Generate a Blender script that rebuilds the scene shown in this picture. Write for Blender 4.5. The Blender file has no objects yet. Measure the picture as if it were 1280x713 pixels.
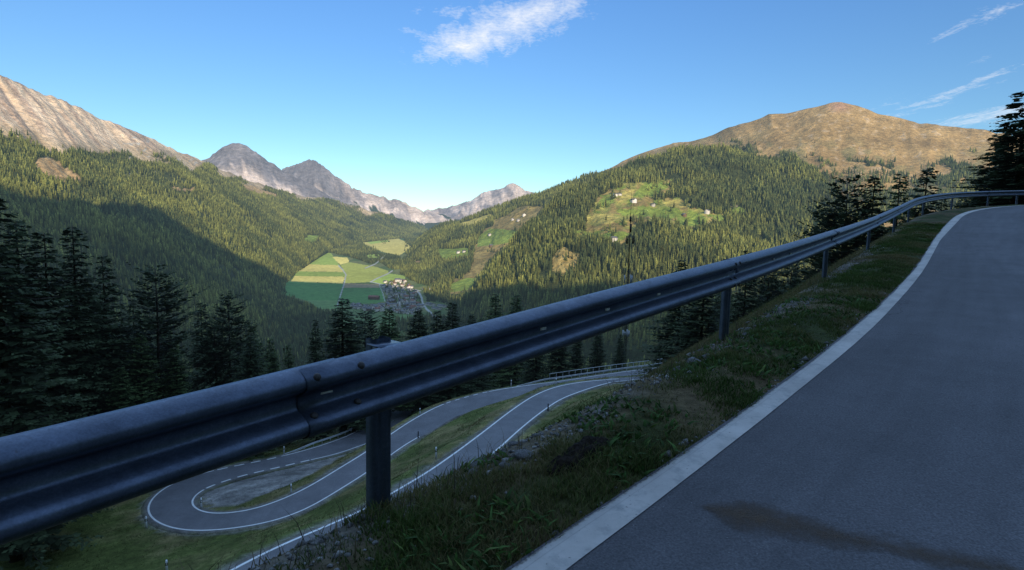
import bpy, math, random
import numpy as np
from mathutils import Matrix, Vector

random.seed(7)
RNG = np.random.default_rng(11)
scene = bpy.context.scene
COL = scene.collection

# ------------------------------------------------------------------ camera
F, CX, CY = 700.0, 640.0, 356.5
PITCH, ROLL = math.atan(66 / 700), 0.022
cam_data = bpy.data.cameras.new('camera')
cam_data.sensor_width = 36.0
cam_data.lens = F / 1280 * 36.0
cam_data.clip_start = 0.05
cam_data.clip_end = 60000
cam = bpy.data.objects.new('camera', cam_data)
COL.objects.link(cam)
MR = Matrix.Rotation(math.pi / 2 - PITCH, 4, 'X') @ Matrix.Rotation(ROLL, 4, 'Z')
cam.matrix_world = MR
scene.camera = cam
scene.view_settings.view_transform = 'Standard'
scene.view_settings.look = 'None'
scene.view_settings.exposure = 0
scene.view_settings.gamma = 1
scene.render.film_transparent = False
R3 = np.array(MR.to_3x3())


def ray(u, v):
    u = np.asarray(u, float); v = np.asarray(v, float)
    c = np.stack([(u - CX) / F, -(v - CY) / F, -np.ones_like(u)], -1)
    return c @ R3.T


def unp(u, v, d):
    return ray(u, v) * np.asarray(d, float)[..., None]


def proj(P):
    c = np.asarray(P) @ R3
    d = -c[..., 2]
    dd = np.where(np.abs(d) < 1e-6, 1e-6, d)
    return CX + c[..., 0] / dd * F, CY - c[..., 1] / dd * F, d


def unp_z(u, v, H):
    r = ray(u, v)
    return r * (-np.asarray(H, float) / r[..., 2])[..., None]


# ------------------------------------------------------------------ noise
def _hash(ix, iy, seed):
    h = (ix.astype(np.int64) * 374761393 + iy.astype(np.int64) * 668265263 + seed * 974711) & 0x7fffffff
    h = ((h ^ (h >> 13)) * 1274126177) & 0x7fffffff
    h = (h ^ (h >> 16)) & 0xffff
    return h / 65535.0


def vnoise(x, y, seed=0):
    x = np.asarray(x, float); y = np.asarray(y, float)
    ix = np.floor(x); iy = np.floor(y)
    fx = x - ix; fy = y - iy
    fx = fx * fx * (3 - 2 * fx); fy = fy * fy * (3 - 2 * fy)
    a = _hash(ix, iy, seed); b = _hash(ix + 1, iy, seed)
    c = _hash(ix, iy + 1, seed); d = _hash(ix + 1, iy + 1, seed)
    return (a * (1 - fx) + b * fx) * (1 - fy) + (c * (1 - fx) + d * fx) * fy


def fbm(x, y, octv=4, seed=0, gain=0.5):
    t = 0; a = 1; n = 0
    for o in range(octv):
        t = t + a * (vnoise(x * 2 ** o + 17.3 * o, y * 2 ** o - 9.1 * o, seed + o) - 0.5)
        n += a; a *= gain
    return t / n * 2


def smooth(a, b, x):
    t = np.clip((x - a) / (b - a), 0, 1)
    return t * t * (3 - 2 * t)


def in_poly(u, v, poly):
    ins = np.zeros(np.shape(u), bool)
    n = len(poly)
    for i in range(n):
        x1, y1 = poly[i]; x2, y2 = poly[(i + 1) % n]
        c = ((y1 > v) != (y2 > v))
        with np.errstate(divide='ignore', invalid='ignore'):
            xi = (x2 - x1) * (v - y1) / (y2 - y1 + 1e-12) + x1
        ins ^= c & (u < xi)
    return ins


# ------------------------------------------------------------------ object helpers
def tag(o, label=None, cat=None, group=None, kind=None):
    if label: o['label'] = label
    if cat: o['category'] = cat
    if group: o['group'] = group
    if kind: o['kind'] = kind
    return o


def mesh_np(name, V, Fc, mat=None, col=None, uv=None, smooth_shade=False, parent=None, link=True):
    """V (N,3); Fc a list of int arrays (M,k)"""
    if not isinstance(Fc, (list, tuple)): Fc = [Fc]
    V = np.asarray(V, np.float32)
    me = bpy.data.meshes.new(name)
    me.vertices.add(len(V)); me.vertices.foreach_set('co', V.ravel())
    loops = np.concatenate([np.asarray(f).ravel() for f in Fc]).astype(np.int32)
    sizes = np.concatenate([np.full(len(f), np.asarray(f).shape[1]) for f in Fc]).astype(np.int32)
    starts = np.concatenate([[0], np.cumsum(sizes)[:-1]]).astype(np.int32)
    me.loops.add(len(loops)); me.loops.foreach_set('vertex_index', loops)
    me.polygons.add(len(sizes))
    me.polygons.foreach_set('loop_start', starts)
    me.polygons.foreach_set('loop_total', sizes)
    if smooth_shade:
        me.polygons.foreach_set('use_smooth', np.ones(len(sizes), bool))
    if col is not None:
        at = me.color_attributes.new('Col', 'FLOAT_COLOR', 'POINT')
        c = np.ones((len(V), 4), np.float32); c[:, :np.shape(col)[1]] = col
        at.data.foreach_set('color', c.ravel())
    if uv is not None:
        ul = me.uv_layers.new(name='UVMap')
        ul.data.foreach_set('uv', np.asarray(uv, np.float32)[loops].ravel())
    me.update(calc_edges=True)
    me.validate()
    if mat: me.materials.append(mat)
    if not link: return me
    o = bpy.data.objects.new(name, me)
    COL.objects.link(o)
    if parent: o.parent = parent
    return o


def empty(name, loc=(0, 0, 0), rz=0.0):
    o = bpy.data.objects.new(name, None)
    o.empty_display_size = 0.2
    o.location = loc; o.rotation_euler = (0, 0, rz)
    COL.objects.link(o)
    return o


def grid_faces(nr, nc):
    i = np.arange(nr - 1)[:, None] * nc + np.arange(nc - 1)[None, :]
    return np.stack([i, i + 1, i + nc + 1, i + nc], -1).reshape(-1, 4)


class MB:
    """collects primitive pieces into one mesh"""
    def __init__(s): s.v = []; s.f3 = []; s.f4 = []; s.n = 0; s.c = []

    def add(s, V, f4=None, f3=None, col=None):
        V = np.asarray(V, float).reshape(-1, 3)
        if f4 is not None and len(f4): s.f4.append(np.asarray(f4) + s.n)
        if f3 is not None and len(f3): s.f3.append(np.asarray(f3) + s.n)
        s.v.append(V); s.n += len(V)
        if col is not None: s.c.append(np.broadcast_to(np.asarray(col, float), (len(V), 3)))

    def box(s, c, size, M=None, col=None):
        x, y, z = [q / 2 for q in size]
        V = np.array([[-x, -y, -z], [x, -y, -z], [x, y, -z], [-x, y, -z], [-x, -y, z], [x, -y, z], [x, y, z], [-x, y, z]])
        if M is not None: V = V @ np.asarray(M).T
        V = V + np.asarray(c)
        s.add(V, [[0, 3, 2, 1], [4, 5, 6, 7], [0, 1, 5, 4], [1, 2, 6, 5], [2, 3, 7, 6], [3, 0, 4, 7]], col=col)

    def tube(s, pts, rad, n=8, col=None, caps=True):
        pts = np.asarray(pts, float); m = len(pts)
        rad = np.broadcast_to(np.asarray(rad, float), (m,))
        T = np.gradient(pts, axis=0)
        T /= np.linalg.norm(T, axis=1)[:, None] + 1e-12
        ref = np.where(np.abs(T[:, 2:3]) > 0.9, np.array([[1., 0, 0]]), np.array([[0, 0, 1.]]))
        A = np.cross(T, ref); A /= np.linalg.norm(A, axis=1)[:, None] + 1e-12
        B = np.cross(A, T)
        th = np.linspace(0, 2 * np.pi, n, endpoint=False)
        V = pts[:, None] + rad[:, None, None] * (np.cos(th)[None, :, None] * A[:, None] + np.sin(th)[None, :, None] * B[:, None])
        i = np.arange(m - 1)[:, None] * n + np.arange(n)[None]
        j = np.arange(m - 1)[:, None] * n + (np.arange(n)[None] + 1) % n
        f = np.stack([i, j, j + n, i + n], -1).reshape(-1, 4)
        f3 = []
        VV = V.reshape(-1, 3)
        if caps:
            VV = np.concatenate([VV, pts[:1], pts[-1:]])
            k = m * n
            for q in range(n):
                f3.append([k, (q + 1) % n, q])
                f3.append([k + 1, (m - 1) * n + q, (m - 1) * n + (q + 1) % n])
        s.add(VV, f, f3, col)

    def build(s, name, mat, parent=None, smooth_shade=False, link=True):
        Fc = []
        if s.f4: Fc.append(np.concatenate(s.f4))
        if s.f3: Fc.append(np.concatenate(s.f3))
        return mesh_np(name, np.concatenate(s.v), Fc, mat, col=np.concatenate(s.c) if s.c else None, parent=parent, smooth_shade=smooth_shade, link=link)


# ------------------------------------------------------------------ materials
SUN_EL, SUN_OFF = math.radians(20.0), math.radians(17.0)   # low sun over the shoulder of whoever stands on the road
SUN = np.array([math.sin(SUN_OFF) * math.cos(SUN_EL), -math.cos(SUN_OFF) * math.cos(SUN_EL), math.sin(SUN_EL)])


def N(nt, typ, **kw):
    n = nt.nodes.new(typ)
    for k, v in kw.items():
        if k.startswith('i_'): n.inputs[int(k[2:])].default_value = v
        else: setattr(n, k, v)
    return n


def painted_haze(nt, shader, strength=1.0):
    """haze painted into the material: bluish emission mixed in by distance from the camera"""
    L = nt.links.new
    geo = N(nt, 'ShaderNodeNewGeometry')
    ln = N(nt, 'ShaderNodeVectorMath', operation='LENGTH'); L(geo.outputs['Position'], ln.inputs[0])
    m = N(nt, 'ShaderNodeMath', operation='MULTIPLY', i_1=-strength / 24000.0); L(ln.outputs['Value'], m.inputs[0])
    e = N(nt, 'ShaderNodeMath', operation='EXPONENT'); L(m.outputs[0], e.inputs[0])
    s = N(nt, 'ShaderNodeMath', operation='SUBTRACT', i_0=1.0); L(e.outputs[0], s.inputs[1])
    em = N(nt, 'ShaderNodeEmission'); em.inputs[0].default_value = (0.36, 0.56, 0.80, 1); em.inputs[1].default_value = 0.62  # glowing colour in place of real air between eye and slope
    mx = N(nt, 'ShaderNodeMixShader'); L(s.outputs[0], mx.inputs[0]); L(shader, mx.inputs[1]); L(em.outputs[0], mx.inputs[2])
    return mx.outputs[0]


def base_mat(name):
    m = bpy.data.materials.new(name); m.use_nodes = True
    nt = m.node_tree; nt.nodes.clear()
    out = N(nt, 'ShaderNodeOutputMaterial')
    return m, nt, out


def attr_mat(name, scales=((0.02, 0.35), (0.3, 0.35)), bump=None, haze=0.0, rough=0.95, streak=None, spec=0.1, sheen=0, trans=0.0):
    """colour attribute x procedural variation, bump, haze"""
    m, nt, out = base_mat(name); L = nt.links.new
    at = N(nt, 'ShaderNodeAttribute', attribute_name='Col')
    geo = N(nt, 'ShaderNodeNewGeometry')
    c = at.outputs['Color']
    for sc, amt in scales:
        nz = N(nt, 'ShaderNodeTexNoise'); nz.inputs['Scale'].default_value = sc; nz.inputs['Detail'].default_value = 5; nz.inputs['Roughness'].default_value = 0.6
        L(geo.outputs['Position'], nz.inputs['Vector'])
        mr = N(nt, 'ShaderNodeMapRange'); mr.inputs[1].default_value = 0.3; mr.inputs[2].default_value = 0.7; mr.inputs[3].default_value = 1 - amt; mr.inputs[4].default_value = 1 + amt
        L(nz.outputs[0], mr.inputs[0])
        vm = N(nt, 'ShaderNodeVectorMath', operation='SCALE'); L(c, vm.inputs[0]); L(mr.outputs[0], vm.inputs['Scale'])
        c = vm.outputs[0]
    if streak:
        su, sv, amt = streak
        uv = N(nt, 'ShaderNodeUVMap')
        mp = N(nt, 'ShaderNodeMapping'); mp.inputs['Scale'].default_value = (su, sv, 1); L(uv.outputs[0], mp.inputs[0])
        nz = N(nt, 'ShaderNodeTexNoise'); nz.inputs['Scale'].default_value = 1; nz.inputs['Detail'].default_value = 6; nz.inputs['Roughness'].default_value = 0.65
        L(mp.outputs[0], nz.inputs['Vector'])
        mr = N(nt, 'ShaderNodeMapRange'); mr.inputs[1].default_value = 0.35; mr.inputs[2].default_value = 0.65; mr.inputs[3].default_value = 1 - amt; mr.inputs[4].default_value = 1 + amt
        L(nz.outputs[0], mr.inputs[0])
        # streaks only where the attribute's alpha asks for them (bare rock and scree)
        mm = N(nt, 'ShaderNodeMix'); mm.inputs['A'].default_value = 1.0
        L(at.outputs['Alpha'], mm.inputs['Factor']); L(mr.outputs[0], mm.inputs['B'])
        vm = N(nt, 'ShaderNodeVectorMath', operation='SCALE'); L(c, vm.inputs[0]); L(mm.outputs[0], vm.inputs['Scale'])
        c = vm.outputs[0]
    b = N(nt, 'ShaderNodeBsdfPrincipled'); L(c, b.inputs['Base Color'])
    b.inputs['Roughness'].default_value = rough; b.inputs['Specular IOR Level'].default_value = spec
    if bump:
        sc, st, di = bump
        nz = N(nt, 'ShaderNodeTexNoise'); nz.inputs['Scale'].default_value = sc; nz.inputs['Detail'].default_value = 6; nz.inputs['Roughness'].default_value = 0.65
        L(geo.outputs['Position'], nz.inputs['Vector'])
        bp = N(nt, 'ShaderNodeBump'); bp.inputs['Strength'].default_value = st; bp.inputs['Distance'].default_value = di
        L(nz.outputs[0], bp.inputs['Height']); L(bp.outputs[0], b.inputs['Normal'])
    sh = b.outputs[0]
    if trans:
        tr = N(nt, 'ShaderNodeBsdfTranslucent'); L(c, tr.inputs[0])
        mx = N(nt, 'ShaderNodeMixShader', i_0=trans); L(sh, mx.inputs[1]); L(tr.outputs[0], mx.inputs[2]); sh = mx.outputs[0]
    if haze: sh = painted_haze(nt, sh, haze)
    L(sh, out.inputs[0])
    return m


def plain_mat(name, color, rough=0.6, metal=0.0, var=0.15, nscale=8.0, bump=None, spec=0.3, haze=0.0, objvar=0.0):
    m, nt, out = base_mat(name); L = nt.links.new
    tc = N(nt, 'ShaderNodeTexCoord')
    nz = N(nt, 'ShaderNodeTexNoise'); nz.inputs['Scale'].default_value = nscale; nz.inputs['Detail'].default_value = 5
    L(tc.outputs['Object'], nz.inputs['Vector'])
    mr = N(nt, 'ShaderNodeMapRange'); mr.inputs[1].default_value = 0.3; mr.inputs[2].default_value = 0.7; mr.inputs[3].default_value = 1 - var; mr.inputs[4].default_value = 1 + var
    L(nz.outputs[0], mr.inputs[0])
    vm = N(nt, 'ShaderNodeVectorMath', operation='SCALE'); vm.inputs[0].default_value = color[:3]; L(mr.outputs[0], vm.inputs['Scale'])
    c = vm.outputs[0]
    if objvar:
        oi = N(nt, 'ShaderNodeObjectInfo')
        hs = N(nt, 'ShaderNodeHueSaturation')
        a = N(nt, 'ShaderNodeMapRange'); a.inputs[3].default_value = 1 - objvar; a.inputs[4].default_value = 1 + objvar; L(oi.outputs['Random'], a.inputs[0])
        L(a.outputs[0], hs.inputs['Value']); L(c, hs.inputs['Color']); c = hs.outputs[0]
    b = N(nt, 'ShaderNodeBsdfPrincipled'); L(c, b.inputs['Base Color'])
    b.inputs['Roughness'].default_value = rough; b.inputs['Metallic'].default_value = metal; b.inputs['Specular IOR Level'].default_value = spec
    if bump:
        sc, st, di = bump
        n2 = N(nt, 'ShaderNodeTexNoise'); n2.inputs['Scale'].default_value = sc; n2.inputs['Detail'].default_value = 4
        L(tc.outputs['Object'], n2.inputs['Vector'])
        bp = N(nt, 'ShaderNodeBump'); bp.inputs['Strength'].default_value = st; bp.inputs['Distance'].default_value = di
        L(n2.outputs[0], bp.inputs['Height']); L(bp.outputs[0], b.inputs['Normal'])
    sh = b.outputs[0]
    if haze: sh = painted_haze(nt, sh, haze)
    L(sh, out.inputs[0])
    return m


M = {}
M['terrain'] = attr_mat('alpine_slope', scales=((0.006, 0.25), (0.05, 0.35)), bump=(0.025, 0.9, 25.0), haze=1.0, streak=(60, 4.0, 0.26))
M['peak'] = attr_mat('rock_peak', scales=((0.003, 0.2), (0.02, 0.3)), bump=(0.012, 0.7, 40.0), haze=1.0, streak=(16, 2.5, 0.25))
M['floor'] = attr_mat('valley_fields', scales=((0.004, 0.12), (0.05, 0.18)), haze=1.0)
M['hill'] = attr_mat('hillside_grass', scales=((0.15, 0.3), (1.3, 0.35), (7.0, 0.3)), bump=(3.0, 0.7, 0.25))
M['verge'] = attr_mat('verge_soil', scales=((2.0, 0.3), (18.0, 0.4)), bump=(22.0, 0.8, 0.03))
M['grass'] = attr_mat('grass_blades', scales=((3.0, 0.25),), rough=0.7, spec=0.2, trans=0.3)
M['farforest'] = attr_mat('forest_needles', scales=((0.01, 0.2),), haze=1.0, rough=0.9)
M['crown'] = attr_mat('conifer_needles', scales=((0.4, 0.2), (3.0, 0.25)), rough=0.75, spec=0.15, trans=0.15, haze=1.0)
M['bark'] = plain_mat('conifer_bark', (0.07, 0.055, 0.045), 0.9, var=0.4, nscale=3, bump=(14, 0.8, 0.05))
M['steel'] = None  # set below
M['white'] = plain_mat('white_plastic', (0.75, 0.76, 0.78), 0.5, var=0.06)
M['black'] = plain_mat('black_band', (0.015, 0.015, 0.017), 0.5)
M['reflector'] = plain_mat('reflector_glass', (0.8, 0.8, 0.74), 0.25, var=0.05)
M['mast'] = plain_mat('mast_steel', (0.035, 0.04, 0.045), 0.6, metal=0.3)
M['panel'] = plain_mat('antenna_panel', (0.5, 0.52, 0.55), 0.5)
M['rock'] = plain_mat('grey_stone', (0.24, 0.24, 0.25), 0.9, var=0.5, nscale=9, bump=(18, 1.0, 0.03))
M['soil'] = plain_mat('dark_soil', (0.018, 0.013, 0.010), 1.0, var=0.5, nscale=14, bump=(30, 1.0, 0.03))
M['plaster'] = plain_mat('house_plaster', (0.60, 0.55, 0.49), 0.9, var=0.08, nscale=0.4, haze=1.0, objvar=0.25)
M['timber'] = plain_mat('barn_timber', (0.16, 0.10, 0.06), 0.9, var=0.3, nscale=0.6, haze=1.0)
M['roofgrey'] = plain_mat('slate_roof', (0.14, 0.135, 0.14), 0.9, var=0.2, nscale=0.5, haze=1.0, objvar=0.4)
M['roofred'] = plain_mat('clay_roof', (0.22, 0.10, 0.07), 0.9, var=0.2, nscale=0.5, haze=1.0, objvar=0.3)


def steel_mat():
    m, nt, out = base_mat('galvanised_steel'); L = nt.links.new
    tc = N(nt, 'ShaderNodeNewGeometry')
    vo = N(nt, 'ShaderNodeTexVoronoi'); vo.inputs['Scale'].default_value = 90; L(tc.outputs['Position'], vo.inputs['Vector'])
    nz = N(nt, 'ShaderNodeTexNoise'); nz.inputs['Scale'].default_value = 7; nz.inputs['Detail'].default_value = 8; nz.inputs['Roughness'].default_value = 0.7; L(tc.outputs['Position'], nz.inputs['Vector'])
    nf = N(nt, 'ShaderNodeTexNoise'); nf.inputs['Scale'].default_value = 160; nf.inputs['Detail'].default_value = 4; L(tc.outputs['Position'], nf.inputs['Vector'])
    r = N(nt, 'ShaderNodeValToRGB')
    r.color_ramp.elements[0].position = 0.3; r.color_ramp.elements[0].color = (0.065, 0.082, 0.12, 1)
    r.color_ramp.elements[1].position = 0.72; r.color_ramp.elements[1].color = (0.115, 0.145, 0.21, 1)
    L(nz.outputs[0], r.inputs[0])
    mr = N(nt, 'ShaderNodeMapRange'); mr.inputs[1].default_value = 0.3; mr.inputs[2].default_value = 0.7; mr.inputs[3].default_value = 0.85; mr.inputs[4].default_value = 1.15; L(nf.outputs[0], mr.inputs[0])
    vm = N(nt, 'ShaderNodeVectorMath', operation='SCALE'); L(r.outputs[0], vm.inputs[0]); L(mr.outputs[0], vm.inputs['Scale'])
    nd = N(nt, 'ShaderNodeTexNoise'); nd.inputs['Scale'].default_value = 28; nd.inputs['Detail'].default_value = 9; nd.inputs['Roughness'].default_value = 0.75; L(tc.outputs['Position'], nd.inputs['Vector'])
    md = N(nt, 'ShaderNodeMapRange'); md.inputs[1].default_value = 0.60; md.inputs[2].default_value = 0.70; md.inputs[4].default_value = 0.75; L(nd.outputs[0], md.inputs[0])
    mpx = N(nt, 'ShaderNodeMapping'); mpx.inputs['Rotation'].default_value = (0, 0, -0.86); mpx.inputs['Scale'].default_value = (1.5, 60, 60); L(tc.outputs['Position'], mpx.inputs[0])
    nsx = N(nt, 'ShaderNodeTexNoise'); nsx.inputs['Scale'].default_value = 1.0; nsx.inputs['Detail'].default_value = 5; nsx.inputs['Roughness'].default_value = 0.6; L(mpx.outputs[0], nsx.inputs['Vector'])
    mss = N(nt, 'ShaderNodeMapRange'); mss.inputs[1].default_value = 0.3; mss.inputs[2].default_value = 0.7; mss.inputs[3].default_value = 0.88; mss.inputs[4].default_value = 1.12; L(nsx.outputs[0], mss.inputs[0])
    vm2 = N(nt, 'ShaderNodeVectorMath', operation='SCALE'); L(vm.outputs[0], vm2.inputs[0]); L(mss.outputs[0], vm2.inputs['Scale'])
    mdx = N(nt, 'ShaderNodeMix', data_type='RGBA'); L(md.outputs[0], mdx.inputs[0]); L(vm2.outputs[0], mdx.inputs[6]); mdx.inputs[7].default_value = (0.055, 0.05, 0.05, 1)
    b = N(nt, 'ShaderNodeBsdfPrincipled'); L(mdx.outputs[2], b.inputs['Base Color'])
    b.inputs['Metallic'].default_value = 0.75
    mr2 = N(nt, 'ShaderNodeMapRange'); mr2.inputs[3].default_value = 0.36; mr2.inputs[4].default_value = 0.52; L(vo.outputs['Color'], mr2.inputs[0]); L(mr2.outputs[0], b.inputs['Roughness'])
    bp = N(nt, 'ShaderNodeBump'); bp.inputs['Strength'].default_value = 0.12; bp.inputs['Distance'].default_value = 0.003; L(nf.outputs[0], bp.inputs['Height']); L(bp.outputs[0], b.inputs['Normal'])
    L(b.outputs[0], out.inputs[0])
    return m


M['steel'] = steel_mat()
M['bolt'] = plain_mat('rusty_bolt', (0.06, 0.055, 0.055), 0.6, metal=0.4, var=0.4, nscale=60)


def asphalt_mat(name, base, speck=True):
    m, nt, out = base_mat(name); L = nt.links.new
    g = N(nt, 'ShaderNodeNewGeometry')
    def noise(s, d=5, r=0.6):
        n = N(nt, 'ShaderNodeTexNoise'); n.inputs['Scale'].default_value = s; n.inputs['Detail'].default_value = d; n.inputs['Roughness'].default_value = r
        L(g.outputs['Position'], n.inputs['Vector']); return n
    big = noise(0.35); mid = noise(3.0); fine = noise(110, 3)
    c = None
    def mul(c, n, lo, hi, a=0.3, b=0.7):
        mr = N(nt, 'ShaderNodeMapRange'); mr.inputs[1].default_value = a; mr.inputs[2].default_value = b; mr.inputs[3].default_value = lo; mr.inputs[4].default_value = hi; L(n, mr.inputs[0])
        vm = N(nt, 'ShaderNodeVectorMath', operation='SCALE')
        if c is None: vm.inputs[0].default_value = base
        else: L(c, vm.inputs[0])
        L(mr.outputs[0], vm.inputs['Scale']); return vm.outputs[0]
    c = mul(c, big.outputs[0], 0.82, 1.18); c = mul(c, mid.outputs[0], 0.9, 1.1); c = mul(c, fine.outputs[0], 0.6, 1.4)
    if speck:
        uv = N(nt, 'ShaderNodeUVMap'); sx = N(nt, 'ShaderNodeSeparateXYZ'); L(uv.outputs[0], sx.inputs[0])
        wv = N(nt, 'ShaderNodeMath', operation='SINE'); wm = N(nt, 'ShaderNodeMath', operation='MULTIPLY', i_1=19.0); L(sx.outputs[0], wm.inputs[0]); L(wm.outputs[0], wv.inputs[0])
        c = mul(c, wv.outputs[0], 0.93, 1.09, -1.0, 1.0)
        # long faint smears along the lane
        mp = N(nt, 'ShaderNodeMapping'); mp.inputs['Scale'].default_value = (34, 0.5, 1); L(uv.outputs[0], mp.inputs[0])
        n9 = N(nt, 'ShaderNodeTexNoise'); n9.inputs['Scale'].default_value = 1.0; n9.inputs['Detail'].default_value = 4; L(mp.outputs[0], n9.inputs['Vector'])
        c = mul(c, n9.outputs[0], 0.88, 1.13)
        # hairline cracks
        wp = N(nt, 'ShaderNodeVectorMath', operation='ADD'); sc_ = N(nt, 'ShaderNodeVectorMath', operation='SCALE'); sc_.inputs['Scale'].default_value = 0.5; L(mid.outputs['Color'], sc_.inputs[0]); L(g.outputs['Position'], wp.inputs[0]); L(sc_.outputs[0], wp.inputs[1])
        vc = N(nt, 'ShaderNodeTexVoronoi', feature='DISTANCE_TO_EDGE'); vc.inputs['Scale'].default_value = 0.55; L(wp.outputs[0], vc.inputs['Vector'])
        cr_ = N(nt, 'ShaderNodeMapRange'); cr_.inputs[1].default_value = 0.0; cr_.inputs[2].default_value = 0.006; cr_.inputs[3].default_value = 0.55; cr_.inputs[4].default_value = 1.0; L(vc.outputs['Distance'], cr_.inputs[0])
        gate = N(nt, 'ShaderNodeMapRange'); gate.inputs[1].default_value = 0.50; gate.inputs[2].default_value = 0.58; gate.inputs[3].default_value = 1.0; gate.inputs[4].default_value = 0.0; L(big.outputs[0], gate.inputs[0])
        mxk = N(nt, 'ShaderNodeMath', operation='MAXIMUM'); L(cr_.outputs[0], mxk.inputs[0]); L(gate.outputs[0], mxk.inputs[1])
        vs = N(nt, 'ShaderNodeVectorMath', operation='SCALE'); L(c, vs.inputs[0]); L(mxk.outputs[0], vs.inputs['Scale']); c = vs.outputs[0]
        vo = N(nt, 'ShaderNodeTexVoronoi'); vo.inputs['Scale'].default_value = 70; L(g.outputs['Position'], vo.inputs['Vector'])
        mr = N(nt, 'ShaderNodeMapRange'); mr.inputs[1].default_value = 0.0; mr.inputs[2].default_value = 0.22; mr.inputs[3].default_value = 1.0; mr.inputs[4].default_value = 0.0; L(vo.outputs['Distance'], mr.inputs[0])
        sel = N(nt, 'ShaderNodeSeparateColor'); L(vo.outputs['Color'], sel.inputs[0])
        gt = N(nt, 'ShaderNodeMath', operation='GREATER_THAN', i_1=0.965); L(sel.outputs[0], gt.inputs[0])
        mu = N(nt, 'ShaderNodeMath', operation='MULTIPLY'); L(gt.outputs[0], mu.inputs[0]); L(mr.outputs[0], mu.inputs[1])
        mx = N(nt, 'ShaderNodeMix', data_type='RGBA'); L(mu.outputs[0], mx.inputs[0]); L(c, mx.inputs[6]); mx.inputs[7].default_value = (0.3, 0.3, 0.3, 1)
        gt2 = N(nt, 'ShaderNodeMath', operation='LESS_THAN', i_1=0.05); L(sel.outputs[1], gt2.inputs[0])
        mu2 = N(nt, 'ShaderNodeMath', operation='MULTIPLY'); L(gt2.outputs[0], mu2.inputs[0]); L(mr.outputs[0], mu2.inputs[1])
        mx2 = N(nt, 'ShaderNodeMix', data_type='RGBA'); L(mu2.outputs[0], mx2.inputs[0]); L(mx.outputs[2], mx2.inputs[6]); mx2.inputs[7].default_value = (0.008, 0.008, 0.008, 1)
        c = mx2.outputs[2]
    b = N(nt, 'ShaderNodeBsdfPrincipled'); L(c, b.inputs['Base Color']); b.inputs['Roughness'].default_value = 0.8; b.inputs['Specular IOR Level'].default_value = 0.25
    bp = N(nt, 'ShaderNodeBump'); bp.inputs['Strength'].default_value = 0.5; bp.inputs['Distance'].default_value = 0.006; L(fine.outputs[0], bp.inputs['Height']); L(bp.outputs[0], b.inputs['Normal'])
    L(b.outputs[0], out.inputs[0])
    return m


M['asphalt'] = asphalt_mat('asphalt', (0.098, 0.096, 0.108))
M['asphalt_lower'] = asphalt_mat('asphalt_lower', (0.175, 0.172, 0.185), speck=False)
M['paint'] = plain_mat('road_paint', (0.78, 0.78, 0.78), 0.7, var=0.12, nscale=1.5)


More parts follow.
